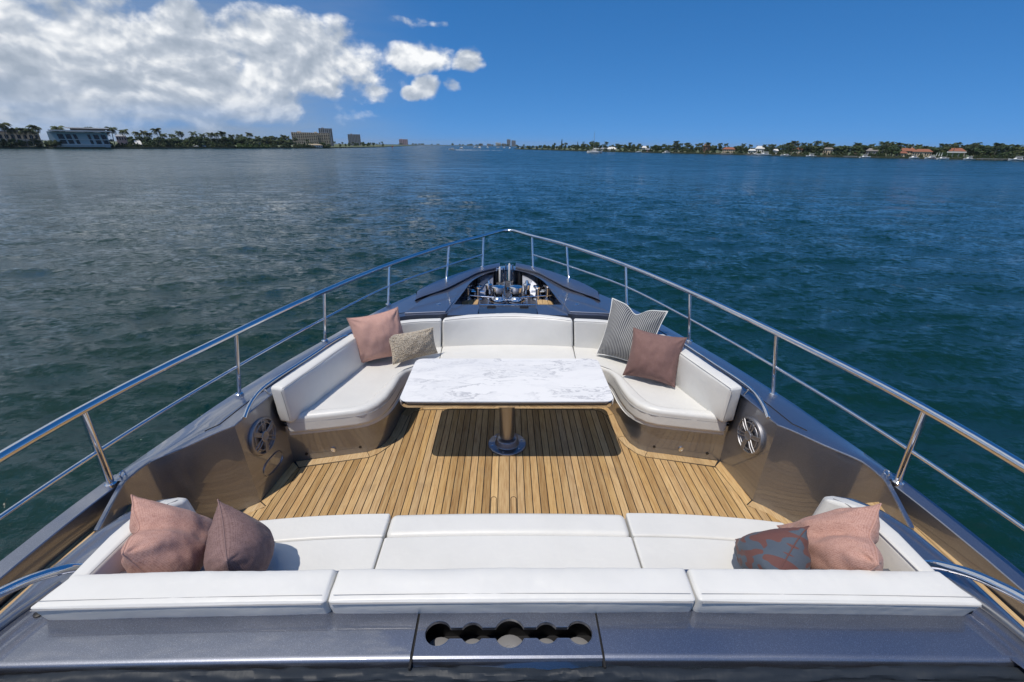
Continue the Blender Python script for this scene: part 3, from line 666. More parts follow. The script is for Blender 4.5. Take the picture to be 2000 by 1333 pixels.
for sgn in (1, -1):
    cb = catmull([(.642, yb(.64), 0), (.90, 3.915, 0), (1.12, 3.80, 0), (1.235, 3.66, 0)], 3); ct = catmull([(.622, yt(.62), 0), (.90, 3.915, 0), (1.14, 3.79, 0), (1.262, 3.64, 0)], 3)
    back([(sgn*p.x, p.y) for p in cb], [(sgn*p.x, p.y) for p in ct], .085, 'backrest_cushion', bow, OB, flip=sgn > 0 and False or sgn > 0 and False) if sgn < 0 and False else None
    A = [(sgn*p.x, p.y) for p in cb]; B = [(sgn*p.x, p.y) for p in ct]
    back(A, B, .085, 'backrest_cushion', bow, OB, flip=(sgn < 0))
    A = lin((sgn*1.245, 3.645), (sgn*1.515, 2.685), 2); B = lin((sgn*1.27, 3.62), (sgn*1.515, 2.665), 2)
    th_ = .105; dn = Vector((B[1][1]-B[0][1], -(B[1][0]-B[0][0]))).normalized()*th_; dn = dn if dn.x*sgn > 0 else -dn
    q4 = lambda P_, z: [(P_[0][0], P_[0][1], z), (P_[1][0], P_[1][1], z), (P_[1][0]+dn.x, P_[1][1]+dn.y, z), (P_[0][0]+dn.x, P_[0][1]+dn.y, z)]
    sb = loc(soft_box('backrest_cushion', q4(A, SEAT-.02), q4(B, BT), vinyl, bow, .02, .008, 44, seed=sgn*3.), OB)
    MB().tube([(B[0][0]+dn.x*.03, B[0][1]+dn.y*.03, BT-.0005), (B[1][0]+dn.x*.03, B[1][1]+dn.y*.03, BT-.001)], .002, 5).build('seam', stitch, sb)
    zz = [(sgn*1.522, 2.684-.003, SEAT+.01), (sgn*1.526, 2.664-.002, BT-.02)]
    loc(MB().tube(zz, .002, 5).build('end_seam', stitch, bow), OB)

# ------------------------------------------------------------------ aft sofa
aft = thing('aft_sofa', 'wide white sofa with low backrest in front of the cup-holder shelf', 'sofa', (0, 1.5, 0), boat=True)
OA = (0, 1.5, 0)
loc(flat_pad('base', [(-1.50, 1.25), (1.50, 1.25), (1.50, 1.62), (1.38, 1.74), (1.1, 1.765), (-1.1, 1.765), (-1.38, 1.74), (-1.50, 1.62)], -.02, .29, paint, aft, .02), OA)
def yfr(x): return 1.836-.012*(abs(x)/.62)**2 if abs(x) < .62 else 1.824-.06*((abs(x)-.62)/.75)**2
for x0, x1 in ((-.611, .619), (-1.45, -.617), (.625, 1.45)):
    xs = np.linspace(x0, x1, 9)
    if x0 < -1: xs = np.concatenate(([-1.50, -1.475], np.linspace(-1.42, x1, 8)))
    if x1 > 1.4: xs = np.concatenate((np.linspace(x0, 1.42, 8), [1.475, 1.50]))
    fy = [yfr(x)-(max(0, abs(x)-1.41)/.09)**2*.12 for x in xs]
    front = [(x, y) for x, y in zip(xs, fy)]; crs = [(x, y-.155 if abs(x) < 1.46 else y-.08) for x, y in front]
    s_ = loc(flat_pad('seat_cushion', crs+[(xs[-1], 1.2), (xs[0], 1.2)], .29, SEAT-.003, vinyl, aft, .012), OA)
    flat_pad('front_roll', front+crs[::-1], .27, SEAT+.001, vinyl, s_, .034, seg=4)
    MB().tube([(x, y+.001, .365) for x, y in front], .002, 5).build('seam', stitch, s_)
AT = .725
for x0, x1 in ((-1.675, -.648), (-.640, .676), (.684, 1.695)):
    xs = np.linspace(x0, x1, 2)
    bw = lambda x: .022*(1-(x/1.65)**2)
    BW0 = bw(x0) if abs(x0) > 1 else bw(x1)
    ins = lambda x: (.012 if abs(x) > 1.6 else 0)
    bo = [(x, 1.265+BW0, SEAT-.02) for x in xs]+[(x*(1 if abs(x) < 1.6 else .985), 1.105+BW0, .60) for x in xs[::-1]]
    to = [(x*(1 if abs(x) < 1.6 else .965), 1.208+BW0, AT+.004) for x in xs]+[(x, 1.082+BW0, AT-.012) for x in xs[::-1]]
    BB = [bo[0], bo[1], bo[2], bo[3]]; TT = [to[0], to[1], to[2], to[3]]
    o = loc(soft_box('backrest_cushion', [BB[3], BB[2], BB[1], BB[0]], [TT[3], TT[2], TT[1], TT[0]], vinyl, aft, .015, .009, 60, seed=x0, bend=lambda p: p+Vector((0, .022*(1-(p.x/1.65)**2)-BW0, 0))), OA)
    MB().tube([(x, 1.0805+bw(x)-.001, AT-.020) for x in np.linspace(x0+.012, x1-.012, 20)], .0021, 5).build('seam', stitch, o)
    MB().tube([(x, 1.104+bw(x), AT-.004) for x in np.linspace(x0+.016, x1-.016, 20)], .0010, 4).build('topstitch', stitch, o)
for sgn in (1, -1):
    Lc = [(1.645, 1.19), (1.65, 1.4), (1.645, 1.58), (1.615, 1.665), (1.575, 1.70), (1.53, 1.69), (1.50, 1.64)]
    Ic = [(1.585, 1.19), (1.585, 1.4), (1.565, 1.58), (1.545, 1.63), (1.53, 1.645), (1.515, 1.642), (1.50, 1.62)]
    outl = Lc+[(1.555, 1.55), (1.565, 1.4), (1.575, 1.19)]
    botl = [(1.62, 1.19), (1.625, 1.4), (1.62, 1.58), (1.60, 1.665), (1.55, 1.715), (1.50, 1.71), (1.465, 1.66), (1.475, 1.55), (1.49, 1.4), (1.495, 1.19)]
    to = [(sgn*x, y, AT-.01-.07*max(0, (y-1.5)/.2)**2) for x, y in outl]; bo = [(sgn*x, y, SEAT-.02) for x, y in botl]
    if sgn < 0: to, bo = to[::-1], bo[::-1]
    o = loc(pad('side_cushion', bo, to, vinyl, aft, .018, seg=3), OA)
    MB().tube(catmull([(sgn*1.572, 1.2, AT-.012), (sgn*1.563, 1.4, AT-.012), (sgn*1.553, 1.55, AT-.016), (sgn*1.535, 1.64, AT-.045)], 5), .002, 5).build('seam', stitch, o)

# ------------------------------------------------------------------ table
tb = thing('lounge_table', 'white marble table with polished rim on a single grey pedestal', 'table', (-.005, 2.985, 0), boat=True)
def rrect(hx, hy, r, n=6):
    out = []
    for cx_, cy_, a0 in ((hx-r, hy-r, 0), (-hx+r, hy-r, PI/2), (-hx+r, -hy+r, PI), (hx-r, -hy+r, 1.5*PI)):
        out += [(cx_+r*math.cos(a0+k*PI/2/n), cy_+r*math.sin(a0+k*PI/2/n)) for k in range(n+1)]
    return out
tt = MB().prism(rrect(.738, .337, .066), .574, .6015).build('tabletop', marble, tb)
rim = MB(); R = []
for x, y in rrect(.738, .337, .066):
    k = Vector((x, y)).normalized()*.004
    R.append([Vector((x*.97, y*.95, .5535)), Vector((x, y, .554)), Vector((x+k.x, y+k.y, .562)), Vector((x+k.x, y+k.y, .595)), Vector((x+.3*k.x, y+.3*k.y, .600)), Vector((x-.5*k.x, y-.5*k.y, .5985))])
R.append(R[0]); rim.grid(R); rim.build('rim', chrome, tt)
MB().prism(rrect(.725, .326, .08), .5545, .572).build('underside', black, tt, False)
MB().lathe([(.058, .08), (.060, .10), (.060, .53), (.085, .55), (.085, .556)], (0, 0, 0), 32).build('pedestal', satin, tb)
MB().lathe([(.152, .0), (.152, .012), (.147, .017), (.098, .019), (.092, .026), (.088, .062), (.080, .070), (.056, .084)], (0, 0, 0), 40).build('base_flange', paint, tb)
for k in range(6):
    a = k*PI/3+.3; MB().lathe([(.009, 0), (.009, .003), (.004, .004)], (.122*math.cos(a), .122*math.sin(a), .0175), 10).build('screw', chrome, tb)

# ------------------------------------------------------------------ speakers
def speaker(sgn, label):
    c = Vector((sgn*1.662, 2.545, .395)); ax = Vector((-sgn*.992, -.10, .06)).normalized()
    t = thing('marine_speaker', label, 'speaker', c, boat=True)
    q = ax.to_track_quat('Z', 'Y')
    def b(mb, name, m, par): return mk(name, [q @ Vector(v) for v in mb.V], mb.F, m, par)
    b(MB().lathe([(.129, -.02), (.131, 0), (.131, .014), (.126, .024), (.116, .027), (.112, .020), (.109, .006)], n=44), 'surround', brushed, t)
    b(MB().lathe([(.110, .002), (.085, .006), (.045, -.008), (.01, -.01)], n=32), 'cone', black, t)
    b(MB().tube([(.092*math.cos(a), .092*math.sin(a), .024) for a in np.linspace(0, 2*PI, 33)[:-1]], .0045, 8, closed=True), 'grille_ring', brushed, t)
    b(MB().lathe([(.036, .016), (.036, .030), (.030, .034), (.024, .031), (.006, .033)], n=28), 'hub', brushed, t)
    for k in range(6):
        a = k*PI/3+.35; d = Vector((math.cos(a), math.sin(a), 0)); n_ = Vector((-d.y, d.x, 0)); mb = MB()
        for s2 in (-1, 1):
            mb.tube([d*.034+n_*s2*.010+Vector((0, 0, .026)), d*.075+n_*s2*.013+Vector((0, 0, .030)), d*.119+n_*s2*.012+Vector((0, 0, .024))], .0042, 6)
        if k % 2 == 0:
            mb.add([d*.034-n_*.011+Vector((0, 0, .029)), d*.034+n_*.011+Vector((0, 0, .029)), d*.115+n_*.013+Vector((0, 0, .029)), d*.115-n_*.013+Vector((0, 0, .029))], [(0, 1, 2, 3)])
        b(mb, 'spoke', brushed, t)
    return t
speaker(-1, 'round metal-grilled speaker in the shaded wall beside the oval recess'); speaker(1, 'round metal-grilled speaker in the wall facing the oval recess')
# oval recess below the left speaker
def wallx(y, z): return -(1.655-(y-2.355)*.098+.058*z)
def oval(k, dx): return [Vector((wallx(2.565+k*.112*c, .155+k*.056*s_)+dx, 2.565+k*.112*c, .155+k*.056*s_)) for c, s_ in ((math.copysign(abs(math.cos(a))**.7, math.cos(a)), math.copysign(abs(math.sin(a))**.9, math.sin(a))) for a in np.linspace(0, 2*PI, 41)[:-1])]
MB().grid([oval(1.06, -.01), oval(1.0, .010), oval(.93, .012), oval(.90, .004)], close=True).add(oval(.90, .004), [tuple(range(40))]).build('oval_access_plate', paint, yacht)
# ------------------------------------------------------------------ throw pillows
def pillow(TL, TR, BR, BL, T, m, label, chop=0, seed=0., piping=None, name='throw_pillow', n=34, ear=.10, wr=.006):
    TL, TR, BR, BL = map(Vector, (TL, TR, BR, BL)); c = (TL+TR+BR+BL)/4
    hvec = ((TL+TR)-(BL+BR))/2; wvec = ((TR+BR)-(TL+BL))/2; nn = wvec.cross(hvec).normalized()
    if nn.dot(CAM-c) < 0: nn = -nn
    def pos(u, v, side):
        pu = u*(1-ear*(1-abs(v)**2.2)*abs(u)**2.5); pv = v*(1-ear*(1-abs(u)**2.2)*abs(v)**2.5)
        if chop: pv -= chop*math.exp(-(u/.30)**2)*max(0, (v+.3)/1.3)**1.3
        s, t = (pu+1)/2, (pv+1)/2
        p = (BL*(1-s)+BR*s)*(1-t)+(TL*(1-s)+TR*s)*t
        pf = max(0, (1-abs(u)**2.1)*(1-abs(v)**2.1))**.66*T*1.15
        if chop: pf *= 1-.55*math.exp(-(u/.20)**2)*max(0, (v+.35)/1.35)**.8
        q = Vector((u*2.1+seed, v*2.1, seed*.7+side))
        wrn = noise.noise(q*1.3)*wr*1.6+noise.noise(Vector((u*6+seed, v*2.5, side)))*wr
        # tension folds running in from the corners
        du = (1-abs(u)); dv = (1-abs(v)); a = math.atan2(dv+.01, du+.01); rr_ = math.hypot(du, dv)
        fold = math.sin(a*9+seed+(3 if u > 0 else 0)+(5 if v > 0 else 0))*math.exp(-(rr_/.45)**2)*min(1, rr_*5)*wr*1.5
        e = min(1, (1-abs(u))*7)*min(1, (1-abs(v))*7)
        return p+nn*side*(pf+(wrn+fold)*e)
    V = []; UV = []; idx = {}
    for side in (1, -1):
        for i in range(n+1):
            for j in range(n+1):
                u, v = -1+2*i/n, -1+2*j/n
                u, v = math.sin(u*PI/2)*.35+u*.65, math.sin(v*PI/2)*.35+v*.65
                if side < 0 and (i in (0, n) or j in (0, n)): idx[(side, i, j)] = idx[(1, i, j)]; continue
                idx[(side, i, j)] = len(V); V.append(pos(u, v, side)-BL*0-c); UV.append(((u+1)/2, (v+1)/2))
    Fc = []
    for side in (1, -1):
        for i in range(n):
            for j in range(n):
                f = (idx[(side, i, j)], idx[(side, i+1, j)], idx[(side, i+1, j+1)], idx[(side, i, j+1)])
                Fc.append(f if side > 0 else f[::-1])
    me = bpy.data.meshes.new(name); me.from_pydata([tuple(v) for v in V], [], Fc); me.shade_smooth()
    uv = me.uv_layers.new(name='UVMap')
    for lp in me.loops: uv.data[lp.index].uv = UV[lp.vertex_index]
    bm = bmesh.new(); bm.from_mesh(me); bmesh.ops.recalc_face_normals(bm, faces=bm.faces); bm.to_mesh(me); bm.free()
    o = link(name, me, m); o.location = c; tag(o, label, 'pillow', 'throw pillows on the lounge sofas', True)
    bd = [(i, 0) for i in range(n)]+[(n, j) for j in range(n)]+[(i, n) for i in range(n, 0, -1)]+[(0, j) for j in range(n, 0, -1)]
    pts = [V[idx[(1, i, j)]] for i, j in bd]
    MB().tube(pts, .0055 if piping else .0026, 6, closed=True).build('piping' if piping else 'edge_seam', piping or m, o)
    return o
P = atz
pillow(P(677, 622, .87), P(777, 600, .90), P(806, 693, .44), P(700, 712, .44), .105, f_pink, 'large plain dusty pink pillow leaning behind the beige boucle pillow', seed=1.3, wr=.008)
pillow(P(756, 656, .70), P(846, 640, .71), P(855, 690, .455), P(767, 713, .455), .05, m_boucle, 'small rectangular beige boucle pillow', seed=4.1, ear=.07, wr=.004)
pillow(P(1196, 583, .90), P(1304, 609, .87), P(1262, 722, .44), P(1165, 692, .44), .115, m_stripe, 'grey and white striped pillow with a chopped top and white piping', chop=.26, seed=2.2, piping=m_cord)
pillow(P(1237, 640, .83), P(1342, 660, .80), P(1318, 757, .44), P(1216, 733, .44), .105, f_mauve, 'plain mauve brown square pillow leaning on the striped pillow', seed=6.4, wr=.007)
pillow(P(256, 967, .83), P(238, 1083, .78), (-1.335, 1.24, .47), (-1.36, 1.68, .47), .115, f_pinkn, 'woven dusty pink pillow beside the mauve pillow on the aft sofa', chop=.18, seed=3.3, wr=.008)
pillow(P(425, 976, .80), P(443, 1096, .74), (-1.10, 1.23, .445), (-1.13, 1.62, .445), .105, f_mauven, 'dark mauve woven pillow propped against a pink pillow', seed=8.8, wr=.005)
pillow(P(1580, 1028, .76), P(1512, 1128, .72), (1.09, 1.23, .445), (1.11, 1.62, .445), .115, m_camo, 'round-patterned rust and slate blue pillow', seed=5.5, wr=.005)
pillow(P(1721, 984, .83), P(1716, 1104, .78), (1.32, 1.24, .47), (1.34, 1.68, .47), .115, f_pinkn, 'woven dusty pink pillow beside the rust and slate blue pillow', chop=.13, seed=9.7, wr=.008)

# ------------------------------------------------------------------ ground tackle on the bow
def windlass(x, label):
    t = thing('anchor_windlass', label, 'windlass', (x, 5.13, .455), boat=True); t.scale = (1.2, 1.2, 1.12)
    MB().lathe([(.095, 0), (.095, .012), (.085, .018)], n=28).build('base_plate', chrome, t)
    MB().lathe([(.066, .022), (.088, .036), (.091, .056), (.078, .078), (.062, .092)], n=28).build('gypsy', chrome, t)
    MB().lathe([(.062, .092), (.058, .105), (.057, .165), (.063, .180), (.065, .192), (.054, .202), (.012, .206)], n=28).build('drum', chrome, t)
    for k in range(6):
        a = k*PI/3; MB().box(.066*math.cos(a)-.008, .066*math.cos(a)+.008, .066*math.sin(a)-.008, .066*math.sin(a)+.008, .012, .034).build('stud', black, t, False)
    return t
windlass(-.113, 'polished anchor windlass next to the shorter chain stopper'); windlass(.097, 'polished anchor windlass next to the taller chain stopper')
def chain(x, label):
    t = thing('anchor_chain', label, 'chain', (x, 5.2, .5), boat=True)
    for k in range(13):
        y = k*.036; z = .045+.003*k; pts = []
        for a in np.linspace(0, 2*PI, 11)[:-1]:
            l, s_ = .024*math.cos(a), .013*math.sin(a)
            pts.append((s_ if k % 2 else 0, y+l, z+(0 if k % 2 else s_)))
        MB().tube(pts, .0048, 6, closed=True).build('link', chrome, t)
chain(-.045, 'steel chain leading to the shorter chain stopper'); chain(.035, 'steel chain leading to the taller chain stopper')
def stopper(x, h, label):
    t = thing('chain_stopper', label, 'chain stopper', (x, 5.74, .435), boat=True)
    for s_ in (-1, 1): MB().tube([(s_*.048, 0, 0), (s_*.048, .02, h*.55), (s_*.044, .03, h)], .008, 8).build('upright', chrome, t)
    MB().tube([(-.048, .03, h-.01), (.048, .03, h-.01)], .007, 8).build('crossbar', chrome, t)
    MB().lathe([(.013, h*.38), (.015, h*.5), (.013, h+.005), (.010, h+.012), (.004, h+.02)], (0, .01, 0), 14).build('ratchet_handle', valance, t)
    MB().box(-.046, .046, -.05, .05, h*.18, h*.36).build('block', brushed, t, False)
    MB().box(-.058, .058, -.07, .06, 0, .03).build('foot', chrome, t, False)
stopper(-.105, .30, 'shorter steel chain stopper with a white handle at the bow'); stopper(.02, .345, 'taller steel chain stopper with a white handle at the bow')
def bollard(x, y, kind, label, grp):
    t = thing('mooring_bollard', label, 'bollard', (x, y, .435 if abs(x) > .3 else .455), grp, True); t.scale = (1.35, 1.35, 1.5)
    if kind == 0:
        MB().lathe([(.042, 0), (.042, .008), (.026, .016), (.020, .06), (.022, .09), (.042, .108), (.044, .118), (.02, .124)], n=20).build('post', chrome, t)
        MB().tube([(-.06, 0, .07), (.06, 0, .07)], .009, 8).build('cross_pin', chrome, t)
    else:
        MB().lathe([(.034, 0), (.034, .05), (.026, .07), (.030, .10), (.036, .118), (.018, .128), (.012, .15), (.004, .152)], n=20).build('post', chrome, t)
        MB().lathe([(.04, 0), (.04, .006), (.03, .01)], n=16).build('foot', chrome, t)
for sgn in (1, -1):
    bollard(sgn*.235, 5.36, 1, 'slim capped steel post beside a windlass', 'slim posts beside the windlasses')
    bollard(sgn*.37, 5.36, 0, 'T-shaped steel bollard near the teak step pad', 'T-shaped bollards near the step pads')
    bollard(sgn*.50, 5.42, 0, 'steel bollard close under the bow bulwark', 'bollards under the bow bulwark')
    for x, y, r_ in ((.157, 5.77, .026), (.38, 5.60, .030)):
        MB().lathe([(r_, 0), (r_, .245), (r_*.8, .26)], (sgn*x, y, .43), 16).build('fairlead_roller', black, yacht)
    MB().tube([(sgn*.16, 5.05, .57), (sgn*.58, 5.10, .58)], .006, 8).build('guard_bar', chrome, yacht)
    MB().tube([(sgn*.16, 5.05, .44), (sgn*.16, 5.05, .57)], .006, 8).build('guard_bar', chrome, yacht)

# ------------------------------------------------------------------ water
m_water, N = mat('choppy_bay_water', (.003, .020, .020), .07, ior=1.333); N.bsdf.inputs['Specular IOR Level'].default_value = .27
geo = N.node('ShaderNodeNewGeometry'); pos = geo.outputs['Position']
flat = N.vmath('MULTIPLY', pos, (.62, 1, 0))
d1, c1 = N.noise(flat, .55, 3, .55); d2, c2 = N.noise(flat, 4.2, 6, .66); d3, c3 = N.noise(N.vmath('MULTIPLY', pos, (.7, 1, 1)), 7, 5, .6)
big, _ = N.noise(N.vmath('MULTIPLY', pos, (.6, 1, 0)), .018, 4, .6)
sl = N.vmath('ADD', N.vmath('SCALE', N.vmath('SUBTRACT', c1, (.5, .5, .5)), scale=.8), N.vmath('SCALE', N.vmath('SUBTRACT', c2, (.5, .5, .5)), scale=2.5))
sl = N.vmath('MULTIPLY', sl, (.75, 1, 0))
sl = N.vmath('SCALE', sl, scale=N.smooth(big, .3, .7, .62, 1.0))
near = N.vmath('LENGTH', N.vmath('SUBTRACT', pos, (0, 3, WATER)))
sl = N.vmath('SCALE', sl, scale=N.smooth(near, 25, 160, 1.0, .75))
l1, lc = N.noise(N.vmath('MULTIPLY', pos, (.35, 1, 0)), .16, 4, .6)
sl = N.vmath('ADD', sl, N.vmath('MULTIPLY', N.vmath('SUBTRACT', lc, (.5, .5, .5)), (.06, .14, 0)))
N.put(N.bsdf.inputs['Roughness'], N.math('MULTIPLY', N.smooth(near, 20, 200, .07, .23), N.smooth(l1, .3, .7, .7, 1.25)))
nrm = N.vmath('NORMALIZE', N.vmath('ADD', geo.outputs['Normal'], sl))
bm_ = N.node('ShaderNodeBump'); bm_.inputs['Strength'].default_value = .55; bm_.inputs['Distance'].default_value = .07
N.put(bm_.inputs['Height'], d3); N.put(bm_.inputs['Normal'], nrm); N.put(N.bsdf.inputs['Normal'], bm_.outputs[0])
N.put(N.bsdf.inputs['Base Color'], N.mix(N.smooth(big, .35, .65), rgb(.0032, .0240, .0215), rgb(.0038, .028, .031)))
def make_water():
    R0, R1, NR = 1.8, 12000., 720
    r = R0*(R1/R0)**np.linspace(0, 1, NR); gr = math.log(R1/R0)/NR
    front = np.radians(82)
    ang = np.concatenate((np.linspace(-front, front, 800), np.linspace(front, 2*PI-front, 90)[1:-1]))
    A, Rr = np.meshgrid(ang, r); Xg = Rr*np.sin(A); Yg = Rr*np.cos(A)
    Zg = np.zeros_like(Xg); Dx = np.zeros_like(Xg); Dy = np.zeros_like(Xg); g = np.random.default_rng(3)
    n = 130; lam = .30*(4.2/.30)**(g.random(n)**1.3)
    for l in lam:
        th = g.normal(.10, .50)+PI/2; k = 2*PI/l; s_ = .27*math.sqrt(2/n)*(1.1 if l < 1.6 else .7); a = s_/k; ph = g.random()*2*PI
        wgt = np.clip((l/(gr*Rr)-2.2)/3., 0, 1)
        env = .75+.5*np.sin(Xg*.05*g.normal()+Yg*.05*g.normal()+ph)
        arg = k*(Xg*math.cos(th)+Yg*math.sin(th))+ph
        Zg += a*wgt*env*np.sin(arg); Dx += .8*a*wgt*env*math.cos(th)*np.cos(arg); Dy += .8*a*wgt*env*math.sin(th)*np.cos(arg)
    V = np.stack((Xg+Dx, Yg+Dy, WATER+Zg), -1).reshape(-1, 3); m = len(ang)
    i, j = np.meshgrid(np.arange(NR-1), np.arange(m), indexing='ij'); j2 = (j+1) % m
    Q = np.stack((i*m+j, (i+1)*m+j, (i+1)*m+j2, i*m+j2), -1).reshape(-1, 4)[:, ::-1]
    me = bpy.data.meshes.new('water'); me.vertices.add(len(V)); me.vertices.foreach_set('co', V.astype(np.float32).ravel())
    me.loops.add(Q.size); me.loops.foreach_set('vertex_index', Q.astype(np.int32).ravel())
    me.polygons.add(len(Q)); me.polygons.foreach_set('loop_start', np.arange(0, Q.size, 4, dtype=np.int32))
    me.update(calc_edges=True); me.validate(); me.shade_smooth()
    return struct(link('water', me, m_water))
make_water()

# ------------------------------------------------------------------ shores
def interp(x, pts):
    for a, b in zip(pts, pts[1:]):
        if a[0] <= x <= b[0]: return a[1]*(b[1]/a[1])**((x-a[0])/(b[0]-a[0]))
    return pts[0][1] if x < pts[0][0] else pts[-1][1]
LSH = [(-400, 270), (0, 310), (270, 370), (640, 560), (700, 700), (752, 900)]
RSH = [(1005, 800), (1150, 600), (1600, 385), (2000, 325), (2500, 280)]
def hx(px, D):                                   # world x at distance D for a photo column at the horizon
    y = 282.5+.012*(px-870); d = pdir(px, y); return CAMW.x+d.x/d.y*D
def ztop(px, py, D): return aty(px, py, D).z
LAND = WATER+1.1
m_land, N = mat('shore_grass', (.055, .075, .025), .9)
a, _ = N.noise(N.obj, .05, 5); N.put(N.bsdf.inputs['Base Color'], N.ramp(a, [(.3, (.10, .12, .035)), (.5, (.055, .085, .022)), (.7, (.22, .19, .13))]))
m_wall, N = mat('seawall_concrete', (.16, .15, .135), .85)
a, _ = N.noise(N.obj, .6, 4); N.put(N.bsdf.inputs['Base Color'], N.ramp(a, [(.3, (.07, .068, .06)), (.7, (.24, .23, .21))]))
def shore(name, pts, back):
    top = [(x, y, LAND) for x, y in pts]; R = [[(x, y, WATER-1.5), (x, y, LAND-.02), (x, y+.8, LAND+.02)] for x, y in pts]
    s_ = struct(MB().prism(poly_dir(list(pts)+back), WATER-1, LAND).build(name, m_land, None, False))
    MB().grid(R).build('seawall', m_wall, s_, False)
def jag(k): return random.uniform(-k, k)
lp = [(-900, 255)]+[(hx(px, interp(px, LSH)), interp(px, LSH)+jag(2)) for px in range(-400, 753, 24)]
shore('left_shore', lp, [(lp[-1][0]-20, 1000), (-400, 2200), (-2600, 2200), (-2600, 255)])
rp = [(hx(px, interp(px, RSH)), interp(px, RSH)+jag(2)) for px in range(1005, 2501, 30)]+[(1100, 260)]
shore('right_shore', rp, [(2600, 260), (2600, 2000), (300, 2000), (rp[0][0]+10, 900)])
fp = [(hx(px, 3200), 3200+jag(30)) for px in range(690, 1101, 20)]
shore('far_shore', fp, [(900, 4200), (-1600, 4200)])

def leaf_mat(name, cols):
    m, N = mat(name, (.05, .08, .02), .6); oi = N.node('ShaderNodeObjectInfo').outputs['Random']
    a, _ = N.noise(N.obj, .8, 3); f = N.math('ADD', N.math('MULTIPLY', oi, .6), N.math('MULTIPLY', a, .4))
    N.put(N.bsdf.inputs['Base Color'], N.ramp(f, cols)); return m
m_leaf = leaf_mat('broadleaf_foliage', [(.2, (.020, .045, .012)), (.5, (.036, .068, .016)), (.75, (.060, .085, .022)), (.95, (.075, .080, .030))])
m_palm = leaf_mat('palm_fronds', [(.2, (.028, .050, .016)), (.6, (.050, .075, .022)), (.9, (.085, .090, .035))])
m_mang = leaf_mat('mangrove_foliage', [(.2, (.060, .115, .020)), (.8, (.085, .135, .028))])
m_bark, _ = mat('bark', (.13, .105, .08), .9); m_pbark, _ = mat('palm_trunk', (.22, .19, .15), .9)
def palm_mesh(seed):
    g = random.Random(seed); tr = MB(); h = 10
    bend = g.uniform(-.8, .8); pts = [(bend*(t**2), .3*t*g.uniform(-1, 1)*.3, h*.80*t) for t in np.linspace(0, 1, 7)]
    tr.tube(pts, [.24, .19, .16, .15, .14, .14, .15], 7)
    cr = MB(); top = Vector(pts[-1])
    for k in range(g.randint(24, 29)):
        az_ = k*2.4+g.uniform(-.3, .3); e0 = g.uniform(-.25, 1.25); L = g.uniform(2.5, 3.4); d = Vector((math.cos(az_), math.sin(az_), 0))
        sp = []; p = top.copy(); el_ = e0
        for s_ in range(8):
            sp.append(p.copy()); p = p+(d*math.cos(el_)+Vector((0, 0, math.sin(el_))))*L/7; el_ -= .24+.10*(1-e0)
        side = Vector((-d.y, d.x, 0))
        for s_ in range(7):
            w = .80*math.sin(PI*(s_+.9)/8.2)+.10
            for sg in (-1, 1):
                for q in (0, .5):
                    a = sp[s_].lerp(sp[s_+1], q); b = sp[s_].lerp(sp[s_+1], q+.36)
                    t = (sp[s_+1]-sp[s_])*.55
                    cr.add([a, b, b+side*sg*w+t-Vector((0, 0, w*.62)), a+side*sg*w*.85+t-Vector((0, 0, w*.66))], [(0, 1, 2, 3)])
    return tr, cr
def tree_mesh(seed, wide=1., cone=False, n=1700, leaf=.56):
    g = random.Random(seed); tr = MB(); cr = MB(); h = 10
    tr.tube([(0, 0, 0), (.1, .05, 2), (.05, -.1, 4.2), (.2, .1, 6.5)], [.34, .26, .2, .08], 7)
    cl = []
    if cone:
        for k in range(16): z = 1.5+8.2*k/15; rr_ = (1.5*(1-k/15.5)+.15)*wide; cl.append((Vector((g.uniform(-.3, .3)*rr_, g.uniform(-.3, .3)*rr_, z)), rr_, .7))
    else:
        for k in range(15):
            a = g.uniform(0, 2*PI); rd = g.uniform(.2, 2.9)*wide; z = g.uniform(3.2, 8.4)-.25*rd/wide
            cl.append((Vector((rd*math.cos(a), rd*math.sin(a), z)), g.uniform(.9, 1.7)*wide**.5, g.uniform(.55, .85)))
            if k < 6: tr.tube([(.06, 0, 3.2+.3*k), tuple(Vector((rd*math.cos(a)*.6, rd*math.sin(a)*.6, z*.85)))], [.13, .05], 5)
    for k in range(n):
        c, r_, fl_ = cl[g.randrange(len(cl))]
        v = Vector((g.gauss(0, 1), g.gauss(0, 1), g.gauss(0, 1))).normalized()*r_*g.uniform(.55, 1.05)**.6; v.z *= fl_; p = c+v
        if p.z < .6: continue
        nn = (v.normalized()+Vector((g.gauss(0, .6), g.gauss(0, .6), g.gauss(.3, .6)))).normalized(); x = nn.orthogonal().normalized(); x = Matrix.Rotation(g.uniform(0, 6.28), 3, nn) @ x; y = nn.cross(x); s_ = leaf*g.uniform(.5, 1.15)
        cr.add([p-x*s_, p-y*s_*.6, p+x*s_, p+y*s_*.6], [(0, 1, 2, 3)])
    return tr, cr
def shrub_mesh(seed, n=420):
    g = random.Random(seed); cr = MB()
    for k in range(n):
        v = Vector((g.gauss(0, 1), g.gauss(0, 1), abs(g.gauss(0, 1)))).normalized(); v = Vector((v.x*5.5, v.y*3, v.z*9.4))*g.uniform(.5, 1)**.5
        v.z *= .75+.25*math.sin(v.x*1.3+seed); v.z = max(v.z, .3)
        nn = Vector((g.gauss(0, 1), g.gauss(0, 1), g.gauss(.4, 1))).normalized(); x = nn.orthogonal().normalized(); y = nn.cross(x); s_ = g.uniform(.5, 1.2)
        cr.add([v-x*s_, v-y*s_*.6, v+x*s_, v+y*s_*.6], [(0, 1, 2, 3)])
    return cr
def bmesh_of(mb, name, m, sm=False):
    me = bpy.data.meshes.new(name); me.from_pydata(mb.V, [], mb.F); me.materials.append(m); me.update(); return me
